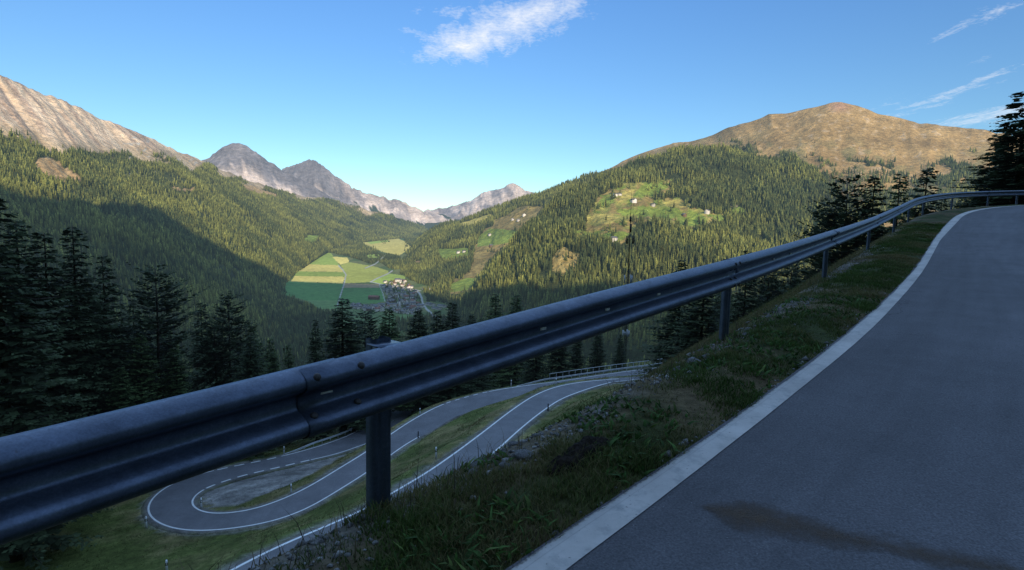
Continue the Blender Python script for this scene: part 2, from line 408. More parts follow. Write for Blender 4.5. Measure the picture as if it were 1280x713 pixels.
def strip_mat():
    """white painted edge strip, worn and dirty towards the grass"""
    m, nt, out = base_mat('edge_strip_paint'); L = nt.links.new
    g = N(nt, 'ShaderNodeNewGeometry'); uv = N(nt, 'ShaderNodeUVMap'); sp = N(nt, 'ShaderNodeSeparateXYZ'); L(uv.outputs[0], sp.inputs[0])
    n1 = N(nt, 'ShaderNodeTexNoise'); n1.inputs['Scale'].default_value = 9; n1.inputs['Detail'].default_value = 8; n1.inputs['Roughness'].default_value = 0.7; L(g.outputs['Position'], n1.inputs['Vector'])
    n2 = N(nt, 'ShaderNodeTexNoise'); n2.inputs['Scale'].default_value = 60; n2.inputs['Detail'].default_value = 5; L(g.outputs['Position'], n2.inputs['Vector'])
    r = N(nt, 'ShaderNodeValToRGB')
    r.color_ramp.elements[0].position = 0.28; r.color_ramp.elements[0].color = (0.30, 0.30, 0.30, 1)
    r.color_ramp.elements[1].position = 0.5; r.color_ramp.elements[1].color = (0.50, 0.47, 0.45, 1)
    L(n1.outputs[0], r.inputs[0])
    # wear at both borders
    a = N(nt, 'ShaderNodeMath', operation='ADD'); L(sp.outputs[0], a.inputs[0])
    s = N(nt, 'ShaderNodeMath', operation='MULTIPLY', i_1=0.22); L(n2.outputs[0], s.inputs[0]); L(s.outputs[0], a.inputs[1])
    mr = N(nt, 'ShaderNodeMapRange'); mr.inputs[1].default_value = 0.16; mr.inputs[2].default_value = 0.24; L(a.outputs[0], mr.inputs[0])
    mx = N(nt, 'ShaderNodeMix', data_type='RGBA'); L(mr.outputs[0], mx.inputs[0]); mx.inputs[6].default_value = (0.14, 0.125, 0.11, 1); L(r.outputs[0], mx.inputs[7])
    ln1 = N(nt, 'ShaderNodeMath', operation='SUBTRACT', i_1=0.27); L(sp.outputs[0], ln1.inputs[0])
    ln2 = N(nt, 'ShaderNodeMath', operation='ABSOLUTE'); L(ln1.outputs[0], ln2.inputs[0])
    ln3 = N(nt, 'ShaderNodeMapRange'); ln3.inputs[1].default_value = 0.0; ln3.inputs[2].default_value = 0.022; ln3.inputs[3].default_value = 0.55; ln3.inputs[4].default_value = 0.0; L(ln2.outputs[0], ln3.inputs[0])
    ln4 = N(nt, 'ShaderNodeMath', operation='MULTIPLY'); L(ln3.outputs[0], ln4.inputs[0]); L(n1.outputs[0], ln4.inputs[1])
    mxl = N(nt, 'ShaderNodeMix', data_type='RGBA'); L(ln4.outputs[0], mxl.inputs[0]); L(mx.outputs[2], mxl.inputs[6]); mxl.inputs[7].default_value = (0.10, 0.095, 0.09, 1)
    n4 = N(nt, 'ShaderNodeTexNoise'); n4.inputs['Scale'].default_value = 1.6; n4.inputs['Detail'].default_value = 6; n4.inputs['Roughness'].default_value = 0.7; L(g.outputs['Position'], n4.inputs['Vector'])
    m4 = N(nt, 'ShaderNodeMapRange'); m4.inputs[1].default_value = 0.35; m4.inputs[2].default_value = 0.65; m4.inputs[3].default_value = 0.72; m4.inputs[4].default_value = 1.08; L(n4.outputs[0], m4.inputs[0])
    v4 = N(nt, 'ShaderNodeVectorMath', operation='SCALE'); L(mxl.outputs[2], v4.inputs[0]); L(m4.outputs[0], v4.inputs['Scale'])
    mr3 = N(nt, 'ShaderNodeMapRange'); mr3.inputs[1].default_value = 0.66; mr3.inputs[2].default_value = 0.72; L(n2.outputs[0], mr3.inputs[0])
    mx2 = N(nt, 'ShaderNodeMix', data_type='RGBA'); L(mr3.outputs[0], mx2.inputs[0]); L(v4.outputs[0], mx2.inputs[6]); mx2.inputs[7].default_value = (0.2, 0.2, 0.2, 1)
    b = N(nt, 'ShaderNodeBsdfPrincipled'); L(mx2.outputs[2], b.inputs['Base Color']); b.inputs['Roughness'].default_value = 0.8
    bp = N(nt, 'ShaderNodeBump'); bp.inputs['Strength'].default_value = 0.3; bp.inputs['Distance'].default_value = 0.005; L(n2.outputs[0], bp.inputs['Height']); L(bp.outputs[0], b.inputs['Normal'])
    L(b.outputs[0], out.inputs[0]); return m


M['strip'] = strip_mat()


def stain_mat():
    m, nt, out = base_mat('mud_stain'); L = nt.links.new
    uv = N(nt, 'ShaderNodeUVMap'); g = N(nt, 'ShaderNodeNewGeometry')
    at = N(nt, 'ShaderNodeAttribute', attribute_name='Col')
    n1 = N(nt, 'ShaderNodeTexNoise'); n1.inputs['Scale'].default_value = 11; n1.inputs['Detail'].default_value = 7; n1.inputs['Roughness'].default_value = 0.7; L(g.outputs['Position'], n1.inputs['Vector'])
    s = N(nt, 'ShaderNodeSeparateColor'); L(at.outputs['Color'], s.inputs[0])
    a = N(nt, 'ShaderNodeMath', operation='ADD'); L(s.outputs[0], a.inputs[0]); L(n1.outputs[0], a.inputs[1])
    mr = N(nt, 'ShaderNodeMapRange'); mr.inputs[1].default_value = 0.55; mr.inputs[2].default_value = 1.2; mr.inputs[4].default_value = 0.92; L(a.outputs[0], mr.inputs[0])
    b = N(nt, 'ShaderNodeBsdfPrincipled'); b.inputs['Base Color'].default_value = (0.066, 0.039, 0.020, 1); b.inputs['Roughness'].default_value = 0.8
    t = N(nt, 'ShaderNodeBsdfTransparent'); mx = N(nt, 'ShaderNodeMixShader'); L(mr.outputs[0], mx.inputs[0]); L(t.outputs[0], mx.inputs[1]); L(b.outputs[0], mx.inputs[2])
    L(mx.outputs[0], out.inputs[0]); return m


M['stain'] = stain_mat()

# ------------------------------------------------------------------ upper road: rail path first
RAIL = np.array([  # u, v of the rail's top edge, distance
    (-260, 606, 1.16), (0, 541, 1.48), (200, 502, 1.84), (365, 463, 2.1), (472, 438, 2.35), (640, 390, 2.9), (770, 357, 3.68), (906, 325, 4.95), (985, 304, 6.6), (1039, 288, 8.7),
    (1094, 270, 13.0), (1122, 258, 16.6), (1138, 250.5, 19.2), (1157, 245, 22.3), (1188, 241, 25.2), (1234, 239, 27.4), (1279, 238, 28.6), (1400, 238, 30.2)])
rail_top = unp(RAIL[:, 0], RAIL[:, 1], RAIL[:, 2])


def resample(P, step=None, n=None, smooth_it=0):
    P = np.asarray(P, float)
    d = np.concatenate([[0], np.cumsum(np.linalg.norm(np.diff(P, axis=0), axis=1))])
    # catmull-rom through points, chord-length parameter
    m = max(int(d[-1] / (step or 1)) + 1, 2) if n is None else n
    s = np.linspace(0, d[-1], m)
    T = np.gradient(P, d, axis=0)
    i = np.clip(np.searchsorted(d, s, side='right') - 1, 0, len(P) - 2)
    h = (d[i + 1] - d[i])[:, None]; t = ((s - d[i]) / (d[i + 1] - d[i]))[:, None]
    Q = (2 * t**3 - 3 * t**2 + 1) * P[i] + (t**3 - 2 * t**2 + t) * h * T[i] + (-2 * t**3 + 3 * t**2) * P[i + 1] + (t**3 - t**2) * h * T[i + 1]
    for _ in range(smooth_it):
        Q[1:-1] = Q[1:-1] * 0.5 + (Q[:-2] + Q[2:]) * 0.25
    return Q


# extend behind the camera
back = rail_top[0] + (rail_top[0] - rail_top[2]) / np.linalg.norm(rail_top[0] - rail_top[2]) * np.array([5.0, 2.5])[:, None]
RP = resample(np.vstack([back, rail_top]), step=0.25, smooth_it=30)
RS = np.concatenate([[0], np.cumsum(np.linalg.norm(np.diff(RP, axis=0), axis=1))])
RT = np.gradient(RP, axis=0); RT[:, 2] = 0; RT /= np.linalg.norm(RT, axis=1)[:, None]
RN = np.stack([RT[:, 1], -RT[:, 0], 0 * RT[:, 0]], 1)          # towards the road
zs = RP[:, 2].copy()
for _ in range(60): zs[1:-1] = zs[1:-1] * .5 + (zs[:-2] + zs[2:]) * .25
RB = zs - 0.75                                                  # road level beside the rail


def rail_st(P):
    """arc position, signed offset to the road side, index"""
    P = np.asarray(P, float)
    sh = P.shape[:-1]; Q = P.reshape(-1, P.shape[-1])[:, :2]
    k = np.empty(len(Q), int)
    for a in range(0, len(Q), 4000):
        D = ((Q[a:a + 4000, None] - RP[None, :, :2]) ** 2).sum(-1)
        k[a:a + 4000] = D.argmin(1)
    dv = Q - RP[k, :2]
    s = RS[k] + (dv * RT[k, :2]).sum(1); t = (dv * RN[k, :2]).sum(1)
    return s.reshape(sh), t.reshape(sh), k.reshape(sh)


def road_hit(u, v):
    """where a sight line first meets the level of the road beside the rail"""
    u = np.asarray(u, float); v = np.asarray(v, float)
    r = ray(u, v); out = np.zeros_like(r)
    dd = np.geomspace(0.8, 45, 700)
    for i in range(len(r)):
        P = r[i][None] * dd[:, None]
        s_, t_, k_ = rail_st(P)
        f = P[:, 2] - np.interp(s_, RS, RB)
        c = np.where((f[:-1] > 0) & (f[1:] <= 0))[0]
        j = c[0] if len(c) else int(np.abs(f).argmin())
        w = f[j] / (f[j] - f[min(j + 1, len(f) - 1)] + 1e-12) if len(c) else 0
        out[i] = r[i] * (dd[j] + (dd[min(j + 1, len(dd) - 1)] - dd[j]) * w)
    return out


def at_s(s, t, dz=0.0):
    s = np.asarray(s, float)
    x = np.stack([np.interp(s, RS, RP[:, i]) for i in range(3)], -1)
    n = np.stack([np.interp(s, RS, RN[:, i]) for i in range(3)], -1)
    p = x + n * np.asarray(t, float)[..., None]
    p[..., 2] = np.interp(s, RS, RB) + dz
    return p


# edge strip, measured where it meets the grass and the asphalt
SL = np.array([(560, 760), (628, 713), (700, 669), (780, 617), (880, 557), (999.5, 461.5), (1055, 420), (1078.5, 400), (1106, 378), (1149, 330), (1173, 292), (1188, 276)])
SR = np.array([(650, 750), (705, 713), (780, 658), (880, 583), (960, 520), (1021, 468), (1070, 428), (1102.6, 400), (1127, 373), (1173, 303), (1196, 279)])
sl = road_hit(SL[:, 0], SL[:, 1]); sr = road_hit(SR[:, 0], SR[:, 1])
ls, lt, _ = rail_st(sl); rs_, rt, _ = rail_st(sr)
print('strip L s,t', np.round(ls, 1), np.round(lt, 2)); print('strip R', np.round(rs_, 1), np.round(rt, 2))
S0, S1 = 0.0, RS[-1] - 0.3
SG = np.arange(S0, S1, 0.2)


def fit_off(s, t, lo=None):
    o = np.argsort(s); q = np.interp(SG, s[o], t[o])
    for _ in range(60): q[1:-1] = q[1:-1] * .5 + (q[:-2] + q[2:]) * .25
    return q


TL = fit_off(ls, lt); TR = np.maximum(fit_off(rs_, rt), TL + 0.13)


def tl(s): return np.interp(s, SG, TL)
def tr(s): return np.interp(s, SG, TR)


def ribbon(name, rows, mat, **kw):
    rows = np.asarray(rows)                     # (n, m, 3)
    n, m = rows.shape[:2]
    uv = np.stack(np.meshgrid(np.linspace(0, 1, m), np.arange(n) * 0.2), -1).reshape(-1, 2)
    return mesh_np(name, rows.reshape(-1, 3), grid_faces(n, m), mat, uv=uv, smooth_shade=True, **kw)


# asphalt, strip
tt = np.linspace(0, 1, 16)
rows = np.stack([at_s(SG, TL - 0.02 + (6.2 - TL) * w, 0.0) for w in tt], 1)
rows = rows[:, ::-1]
o = ribbon('road', rows, M['asphalt']); tag(o, 'grey asphalt mountain road climbing and bending away behind the guardrail', 'road', kind='structure')
wob = 0.012 * fbm(SG * 2.2, SG * 0, 4, 5)
wob2 = 0.004 * fbm(SG * 1.1, SG * 0 + 9, 3, 8)
rows = np.stack([at_s(SG, TR + wob2, 0.004), at_s(SG, (TR + TL) / 2, 0.006), at_s(SG, TL + wob, 0.005), at_s(SG, TL + wob - 0.02, -0.06)], 1)
uvx = np.array([1.0, 0.5, 0.06, 0.0])
uv = np.stack(np.meshgrid(uvx, np.arange(len(SG)) * 0.2), -1).reshape(-1, 2)
o = mesh_np('road_marking', rows.reshape(-1, 3), grid_faces(len(SG), 4), M['strip'], uv=uv, smooth_shade=True)
tag(o, 'broad worn white edge strip between the upper asphalt and the grass verge', 'road marking', kind='structure')

# mud stain
c0 = road_hit(np.array([885., 1300.]), np.array([636., 722.]))
ax = c0[1] - c0[0]; ln = np.linalg.norm(ax); ax /= ln; bx = np.cross([0, 0, 1], ax); bx /= np.linalg.norm(bx)
nu, nv = 90, 30
U, Vv = np.meshgrid(np.linspace(-0.05, 1.05, nu), np.linspace(-1, 1, nv))
wd = 0.215 + 0 * U
P = c0[0] + ax * (U * ln)[..., None] + bx * (Vv * wd)[..., None]
ss, st_, _ = rail_st(P)
P = at_s(ss, st_, 0.003)
mid = np.where(U < 0.3, 0.0, -0.1 * (U - 0.3)); hw = np.interp(U, [-0.05, 0.03, 0.12, 0.3, 0.5, 0.8, 1.05], [0.0, 0.35, 0.75, 0.7, 0.4, 0.45, 0.5])
fall = 1 - np.abs(Vv - mid) / (hw + 1e-3)
fall = np.clip(fall, -1, 1) * 0.8 * np.interp(U, [-0.05, 0.0, 0.1, 0.35, 0.55, 1.05], [0, .7, 1, .8, .62, .6])
o = mesh_np('mud_stain', P.reshape(-1, 3), grid_faces(nv, nu), M['stain'], col=np.repeat(fall.reshape(-1, 1), 3, 1) * 0.85)
tag(o, 'long dark brown mud stain dried on the asphalt', 'stain', kind='structure')

# ------------------------------------------------------------------ lower hairpins (edges measured, with drop below the eye)
def edge(pts): a = np.array(pts, float); return unp_z(a[:, 0], a[:, 1], a[:, 2])


def two_edges(L_, R_, n=120):
    return resample(edge(L_), n=n, smooth_it=6), resample(edge(R_), n=n, smooth_it=6)


midL = [(180, 775, 22.3), (300, 705, 23.0), (340, 685, 23.2), (400, 660, 23.6), (455, 636, 24.0), (485, 618, 24.3), (525, 595, 24.7), (562, 570, 25.1), (600, 542, 25.5), (641, 511, 26.1), (666, 495, 26.5), (697, 483, 27), (732, 477, 27.4), (775, 473.5, 27.9)]
midR = [(270, 775, 22.3), (367, 713, 22.9), (412, 688, 23.2), (484, 653, 23.6), (531, 628, 24.0), (570, 606, 24.4), (602, 580, 24.8), (620, 566, 25.0), (651, 538, 25.5), (685, 511, 26.2), (702, 500, 26.5), (727, 490, 26.9), (745, 484, 27.3), (767, 478, 27.8)]
secL = [(838, 457, 28.9), (815, 460.5, 29.0), (790, 463.5, 29.1), (740, 470.5, 29.35), (700, 476.5, 29.6), (643, 484, 30.1), (608, 490, 30.6), (580, 497, 31), (553, 505.4, 31.4), (520, 522, 32), (487.6, 542.7, 32.5), (457, 564.5, 33), (418, 588.4, 33.5), (384, 608.8, 34.0), (350, 624.8, 34.3), (317, 636, 34.6), (286, 641, 34.8), (261, 640.8, 35.0), (247, 636, 35.1), (241.5, 628, 35.2), (247, 619, 35.4), (259.6, 610.8, 35.7), (272, 606, 35.9), (300, 596.8, 36.2), (339.5, 587.5, 36.7), (384.4, 577, 37.2), (429, 566, 37.8), (440, 562, 38), (480, 548, 38.6), (540, 524, 39.5)]
secR = [(838, 463, 28.9), (815, 467, 29.0), (790, 470.5, 29.1), (740, 478, 29.35), (700, 485, 29.6), (655, 494, 30.1), (625, 502, 30.5), (598, 511, 31), (570, 521, 31.4), (540, 539, 32), (522.7, 548, 32.4), (456, 594, 33.2), (418, 617.8, 33.6), (384.4, 637.4, 34.0), (339.5, 653.7, 34.3), (300, 661, 34.5), (255.4, 665.5, 34.7), (221.7, 664, 34.9), (196.5, 655.7, 35.1), (183.8, 645.9, 35.3), (182.4, 631.8, 35.5), (193.7, 617.8, 35.7), (216, 603.8, 36), (244, 594, 36.2), (269.4, 587.5, 36.4), (346.5, 571.5, 37.2), (384, 562, 37.6), (412.5, 553, 38), (440.5, 542, 38.4), (457, 531, 38.7), (490, 512, 39.3), (545, 490, 40)]
def match(L_, R_, n, it=14):
    """pair the two edges of a lane rib by rib"""
    D = np.linalg.norm(L_[:, None, :2] - R_[None, :, :2], axis=2) ** 1.5
    a_, b_ = D.shape
    A = np.full((a_ + 1, b_ + 1), 1e18); A[0, 0] = 0
    for i in range(a_):
        for j in range(b_):
            A[i + 1, j + 1] = D[i, j] + min(A[i, j], A[i, j + 1], A[i + 1, j])
    i, j = a_, b_; path = []
    while i > 0 and j > 0:
        path.append((i - 1, j - 1))
        k = int(np.argmin([A[i - 1, j - 1], A[i - 1, j], A[i, j - 1]]))
        i, j = (i - 1, j - 1) if k == 0 else (i - 1, j) if k == 1 else (i, j - 1)
    path = np.array(path[::-1])
    Lp, Rp = L_[path[:, 0]], R_[path[:, 1]]
    c = np.concatenate([[0], np.cumsum(np.linalg.norm(np.diff((Lp + Rp) / 2, axis=0), axis=1) + 1e-6)])
    q = np.linspace(0, c[-1], n)
    Lp = np.stack([np.interp(q, c, Lp[:, k]) for k in range(3)], -1); Rp = np.stack([np.interp(q, c, Rp[:, k]) for k in range(3)], -1)
    for _ in range(it):
        for X in (Lp, Rp): X[1:-1] = X[1:-1] * .5 + (X[:-2] + X[2:]) * .25
    zm = (Lp[:, 2] + Rp[:, 2]) / 2
    for _ in range(20): zm[1:-1] = zm[1:-1] * .5 + (zm[:-2] + zm[2:]) * .25
    Lp = Lp * (zm / Lp[:, 2])[:, None]; Rp = Rp * (zm / Rp[:, 2])[:, None]      # level from kerb to kerb
    return Lp, Rp


mL, mR = two_edges(midL, midR)
mL, mR = match(mL, mR, 120, 8)
# arc joining the middle road round to the second one, out of sight behind the bank
e1 = (mL[-1], mR[-1]); sL_, sR_ = edge(secL), edge(secR)
sL = resample(sL_, n=300, smooth_it=3); sR = resample(sR_, n=300, smooth_it=3)
sL, sR = match(sL, sR, 260, 8)


def pair(L_, R_, n):
    """match left and right edge samples by nearest crossing"""
    return L_, R_


def bend(a0, a1, b0, b1, n=40):
    """swing from edge pair a (outer a0, inner a1) to pair b"""
    t = np.linspace(0, 1, n)[:, None]
    da = (mL[-1] - mL[-6]); da /= np.linalg.norm(da)
    db = (sL[5] - sL[0]); db /= np.linalg.norm(db)
    def her(p, q, k):
        return (2*t**3-3*t**2+1)*p + (t**3-2*t**2+t)*da*k + (-2*t**3+3*t**2)*q + (t**3-t**2)*db*k
    return her(a0, b0, 60), her(a1, b1, 36)


# in the bend the near edge of the middle road is on the inside of the left-hand turn
bo, bi = bend(mR[-1], mL[-1], sL[0] * 0 + sL[0], sR[0])
def road_mesh(L_, R_, dz=0.03, m=7):
    w = np.linspace(0, 1, m)[None, :, None]
    r = L_[:, None] * (1 - w) + R_[:, None] * w
    r[..., 2] += dz
    return r


ROADS = []


def add_road(L_, R_, lines, label):
    r = road_mesh(L_, R_)
    n, m = r.shape[:2]
    fc = grid_faces(n, m)
    # upward facing
    a, b, c = r.reshape(-1, 3)[fc[0][:3]]
    if np.cross(b - a, c - a)[2] < 0: fc = fc[:, ::-1]
    o = mesh_np('road', r.reshape(-1, 3), fc, M['asphalt_lower'], smooth_shade=True)
    tag(o, label, 'road', kind='structure')
    for A_, B_ in ((L_, R_), (R_, L_)):
        dv = A_ - B_; dv[:, 2] = 0; dv /= np.linalg.norm(dv, axis=1)[:, None]
        rr = np.stack([A_ + np.array([0, 0, 0.028]), A_ + dv * 0.35 + np.array([0, 0, 0.0]), A_ + dv * 0.8 + np.array([0, 0, -0.16]), A_ + dv * 1.1 + np.array([0, 0, -0.6])], 1)
        q_ = fbm(rr[..., 0] * 0.9, rr[..., 1] * 0.9, 3, 25)[..., None]
        cc = np.array([0.21, 0.195, 0.18]) * (1 + 0.5 * q_); gg = np.array([0.10, 0.105, 0.04]) * (1 + 0.4 * q_)
        ww = np.clip(np.array([0, 0.35, 1, 1])[None, :, None] + 0.6 * q_, 0, 1)
        f_ = grid_faces(len(rr), 4); a, b, c = rr.reshape(-1, 3)[f_[0][:3]]
        if np.cross(b - a, c - a)[2] < 0: f_ = f_[:, ::-1]
        o = mesh_np('road_shoulder', rr.reshape(-1, 3), f_, M['hill'], col=(cc * (1 - ww) + gg * ww).reshape(-1, 3), smooth_shade=True)
        tag(o, 'narrow gravel shoulder beside a hairpin lane', 'road', kind='structure')
    C_ = (L_ + R_) / 2
    hw = np.linalg.norm((L_ - R_)[:, :2], axis=1) / 2
    ROADS.append((C_, hw))


add_road(mL, mR, None, 'narrow asphalt lane slanting below the verge, middle of the hairpin lanes')
add_road(bo, bi, None, 'asphalt lane swinging round the hidden hairpin behind the grass bank')
add_road(sL, sR, None, 'lowest asphalt lane looping round the gravel island in a tight hairpin')


def paint(Lp, inward, width=0.22, off=0.10, dash=None, label='', n=None):
    """white line along polyline Lp, offset towards the road centre"""
    D = np.gradient(Lp, axis=0); D[:, 2] = 0; D /= np.linalg.norm(D, axis=1)[:, None]
    nn = np.stack([D[:, 1], -D[:, 0], 0 * D[:, 0]], 1)
    sg = np.sign((nn * (inward - Lp)).sum(1)); nn *= sg[:, None]
    a = Lp + nn * off; b = Lp + nn * (off + width)
    a = a.copy(); b = b.copy(); a[:, 2] += 0.05; b[:, 2] += 0.05
    V = np.stack([a, b], 1)
    S = np.concatenate([[0], np.cumsum(np.linalg.norm(np.diff(Lp, axis=0), axis=1))])
    V = np.stack([np.stack([np.interp(np.arange(0, S[-1], 0.5), S, V[:, j, k]) for k in range(3)], -1) for j in range(2)], 1)
    f = grid_faces(len(V), 2)
    a_, b_, c_ = V.reshape(-1, 3)[f[0][:3]]
    if np.cross(b_ - a_, c_ - a_)[2] < 0: f = f[:, ::-1]
    if dash: f = f[(np.arange(len(f)) % dash[1]) < dash[0]]
    o = mesh_np('road_marking', V.reshape(-1, 3), f, M['paint'])
    tag(o, label, 'road marking', kind='structure')


# middle road lines
paint(mL, mR, label='white edge line on the valley side of the middle lane')
paint(mR, mL, label='white edge line on the bank side of the middle lane')
paint(bo, bi, label='white edge line round the hidden outer bend')
us, vs, _ = proj(sL)
turn = us.argmin()
du = us
iA = np.argmin(np.abs(us[:turn] - 608)); iB = np.argmin(np.abs(us[:turn] - 553))
iE = turn + np.argmin(np.abs(us[turn:] - 260)); iF = turn + np.argmin(np.abs(us[turn:] - 388))
paint(sL[:iA + 1], sR[:iA + 1], label='white edge line beside the rail below the spruces')
paint(sL[iA:iB + 1], sR[iA:iB + 1], dash=(2, 4), label='short dashed white line where the lane straightens')
paint(sL[iB:iE + 1], sR[iB:iE + 1], label='white edge line round the inside of the hairpin island')
paint(sL[iE:iF + 1], sR[iE:iF + 1], dash=(3, 5), width=0.30, label='dashed white line along the gravel island')
paint(sL[iF:], sR[iF:], label='white edge line beyond the gravel island')
ur, vr, _ = proj(sR)
turnR = ur.argmin()
jC = turnR + np.argmin(np.abs(ur[turnR:] - 269)); jD = turnR + np.argmin(np.abs(ur[turnR:] - 350))
jS = np.argmin(np.abs(ur[:turnR] - 524))
paint(sR[jS:jC + 1], sL[jS:jC + 1], label='white edge line sweeping round the outside of the hairpin')
paint(sR[jC:jD + 1], sL[jC:jD + 1], dash=(3, 5), width=0.30, label='dashed white line across the lay-by mouth')
paint(sR[jD:], sL[jD:], label='white edge line beside the low guardrail')

# ------------------------------------------------------------------ hillside heightfield
def bank_dz(s_, tp):
    """drop of the bank tp metres out from the rail: steep under the crest, easing towards the lanes"""
    return 0.74 * tp + np.interp(s_, [6.6, 8.0, 11, 30], [0.26, 0.22, 0.12, 0.06]) * np.minimum(tp, 2.5)


ctrl = []
for k in range(0, len(RP), 8):
    for off, dz in ((-0.6, -0.2 - bank_dz(RS[k], 0.6)), (-5, -0.2 - bank_dz(RS[k], 5.0)), (-9, -0.2 - bank_dz(RS[k], 9)), (-16, -0.2 - bank_dz(RS[k], 16))):
        if off < -1 and RS[k] > RS[-1] - 14: continue
        p = RP[k] + RN[k] * off
        ctrl.append((p[0], p[1], RB[k] + dz))
    for off, dz in ((3, -0.3), (6.5, -0.3), (12, 4.0), (25, 14)):
        p = RP[k] + RN[k] * off
        if RS[k] > RS[-1] - 16 and off > 7: continue
        ctrl.append((p[0], p[1], RB[k] + dz))
for C_, hw in ROADS:
    for q in C_[::6]: ctrl.append(tuple(q))
# the bank runs down to the middle lane in one even fall
for q in list(mR[6:100:6]) + list(mL[2:40:5]):
    f0 = 9.0 / np.linalg.norm(q[:2])
    for f_ in np.linspace(max(f0, 0.2), 0.9, 4):
        p = q * f_; ctrl.append((p[0], p[1], p[2] - 0.5 - 1.4 * math.sin(math.pi * f_)))
isl = edge([(300, 620, 35.2), (350, 605, 35.5), (400, 588, 36), (450, 566, 36.6)])
ctrl += [tuple(q) for q in isl]
ctrl += [(-30, 20, -24), (-28, 0, -20), (-50, 20, -33), (-60, 45, -36.5), (-70, 65, -36.5), (-90, 40, -37), (-110, 20, -36), (-62, 85, -39), (-78, 82, -38), (-40, 110, -43), (-10, 130, -44), (20, 140, -38),
         (45, 150, -38), (-80, 110, -52), (-120, 90, -56), (-130, 50, -50), (-100, 0, -34), (-100, 160, -72), (-40, 170, -66), (20, 180, -60), (60, 170, -50),
         (0, 240, -88), (-100, 240, -100), (-200, 200, -105), (-260, 120, -80), (-200, 60, -62), (100, 220, -68), (100, 140, -40), (180, 260, -75), (0, 320, -116), (150, 340, -105), (250, 340, -95),
         (-180, 320, -135), (-300, 300, -140), (-370, 420, -185), (-260, 430, -170), (0, 450, -150), (200, 480, -140), (350, 450, -120), (-400, 600, -215), (-200, 600, -200), (0, 620, -188), (250, 650, -180), (500, 600, -140),
         (-400, 850, -245), (0, 900, -232), (400, 900, -215), (800, 900, -170), (-400, 1200, -262), (0, 1250, -258), (500, 1250, -250), (1000, 1200, -200), (-300, 1800, -262), (300, 1800, -262), (900, 1800, -262), (-800, 1200, -230), (-700, 500, -200), (-500, 100, -80), (-600, -100, -20), (-300, -60, -30), (-200, -40, -28),
         (42, 34, -2.5), (50, 50, -8), (40, 60, -17), (62, 62, -12), (80, 50, -6), (60, 85, -20), (80, 90, -18), (110, 90, -17), (140, 120, -25), (120, 60, -2), (150, 40, 8), (100, 20, 14), (70, 12, 8), (45, 22, 1.5), (200, 120, -12), (300, 250, -45), (300, 120, 10), (500, 300, -20), (600, 100, 60), (150, 0, 40), (300, 0, 80)]
ctrl = np.array(ctrl, float)
# thin out duplicates
keep = []
for i, p in enumerate(ctrl):
    if all((p[0] - ctrl[j][0]) ** 2 + (p[1] - ctrl[j][1]) ** 2 > 2.0 for j in keep): keep.append(i)
ctrl = ctrl[keep]; print('controls', len(ctrl))


def phi(d2): return np.sqrt(d2 + 6.0 ** 2)


_A = phi(((ctrl[:, None, :2] - ctrl[None, :, :2]) ** 2).sum(-1))
n_ = len(ctrl)
_P = np.hstack([np.ones((n_, 1)), ctrl[:, :2]])
_K = np.block([[_A + np.eye(n_) * -0.05, _P], [_P.T, np.zeros((3, 3))]])
_w = np.linalg.solve(_K, np.concatenate([ctrl[:, 2], np.zeros(3)]))


def hill_raw(X, Y):
    sh = np.shape(X); Q = np.stack([np.ravel(X), np.ravel(Y)], -1)
    out = np.empty(len(Q))
    for a in range(0, len(Q), 6000):
        q = Q[a:a + 6000]
        out[a:a + 6000] = phi(((q[:, None] - ctrl[None, :, :2]) ** 2).sum(-1)) @ _w[:n_] + _w[n_] + q @ _w[n_ + 1:]
    return out.reshape(sh)


def near_road(X, Y):
    """distance to the lower lanes beyond their edge, and their level"""
    sh = np.shape(X); Q = np.stack([np.ravel(X), np.ravel(Y)], -1)
    bd = np.full(len(Q), 1e9); bz = np.zeros(len(Q))
    for C_, hw in ROADS:
        for a in range(0, len(Q), 6000):
            q = Q[a:a + 6000]
            D = np.sqrt(((q[:, None] - C_[None, :, :2]) ** 2).sum(-1)) - hw[None]
            k = D.argmin(1); dd = D[np.arange(len(q)), k]
            b = dd < bd[a:a + 6000]
            bd[a:a + 6000] = np.where(b, dd, bd[a:a + 6000]); bz[a:a + 6000] = np.where(b, C_[k, 2], bz[a:a + 6000])
    return bd.reshape(sh), bz.reshape(sh)


def hill_z(X, Y, full=False):
    X = np.asarray(X, float); Y = np.asarray(Y, float)
    z = hill_raw(X, Y)
    r = np.hypot(X, Y)
    z = z + fbm(X / 9, Y / 9, 3, 3) * 0.35 * smooth(8, 30, r) + fbm(X / 60, Y / 60, 3, 4) * np.clip(r / 60, 0, 6) * smooth(60, 160, r)
    d, rz = near_road(X, Y)
    w = smooth(5.0, 0.9, d)
    z = z * (1 - w) + (rz - 0.07 - 0.45 * smooth(-0.1, -0.9, d)) * w
    s, t, k = rail_st(np.stack([X, Y], -1))
    ub = np.interp(s, RS, RB)
    up = smooth(-9.0, -5.0, t) * smooth(9, 6.6, t) * ((s > -4) & (s < RS[-1] + 3))
    z = np.where(up > 0, np.minimum(z, ub - 0.25 - bank_dz(s, np.clip(-t, 0, 20))) * up + z * (1 - up), z)
    return (z, d, t, s) if full else z


def nonuni(lo, hi, fine_lo, fine_hi, f, g=1.12):
    a = list(np.arange(fine_lo, fine_hi, f))
    st = f
    while a[-1] < hi: st = min(st * g, 30); a.append(a[-1] + st)
    st = f; b = [a[0]]
    while b[-1] > lo: st = min(st * g, 30); b.append(b[-1] - st)
    return np.array(b[:0:-1] + a)


gx = nonuni(-900, 1000, -75, 75, 0.75); gy = nonuni(-60, 1800, -6, 135, 0.75)
GX, GY = np.meshgrid(gx, gy)
HZ, HD, HT, HSs = hill_z(GX, GY, True)
hu, hv, hd = proj(np.stack([GX, GY, HZ], -1))
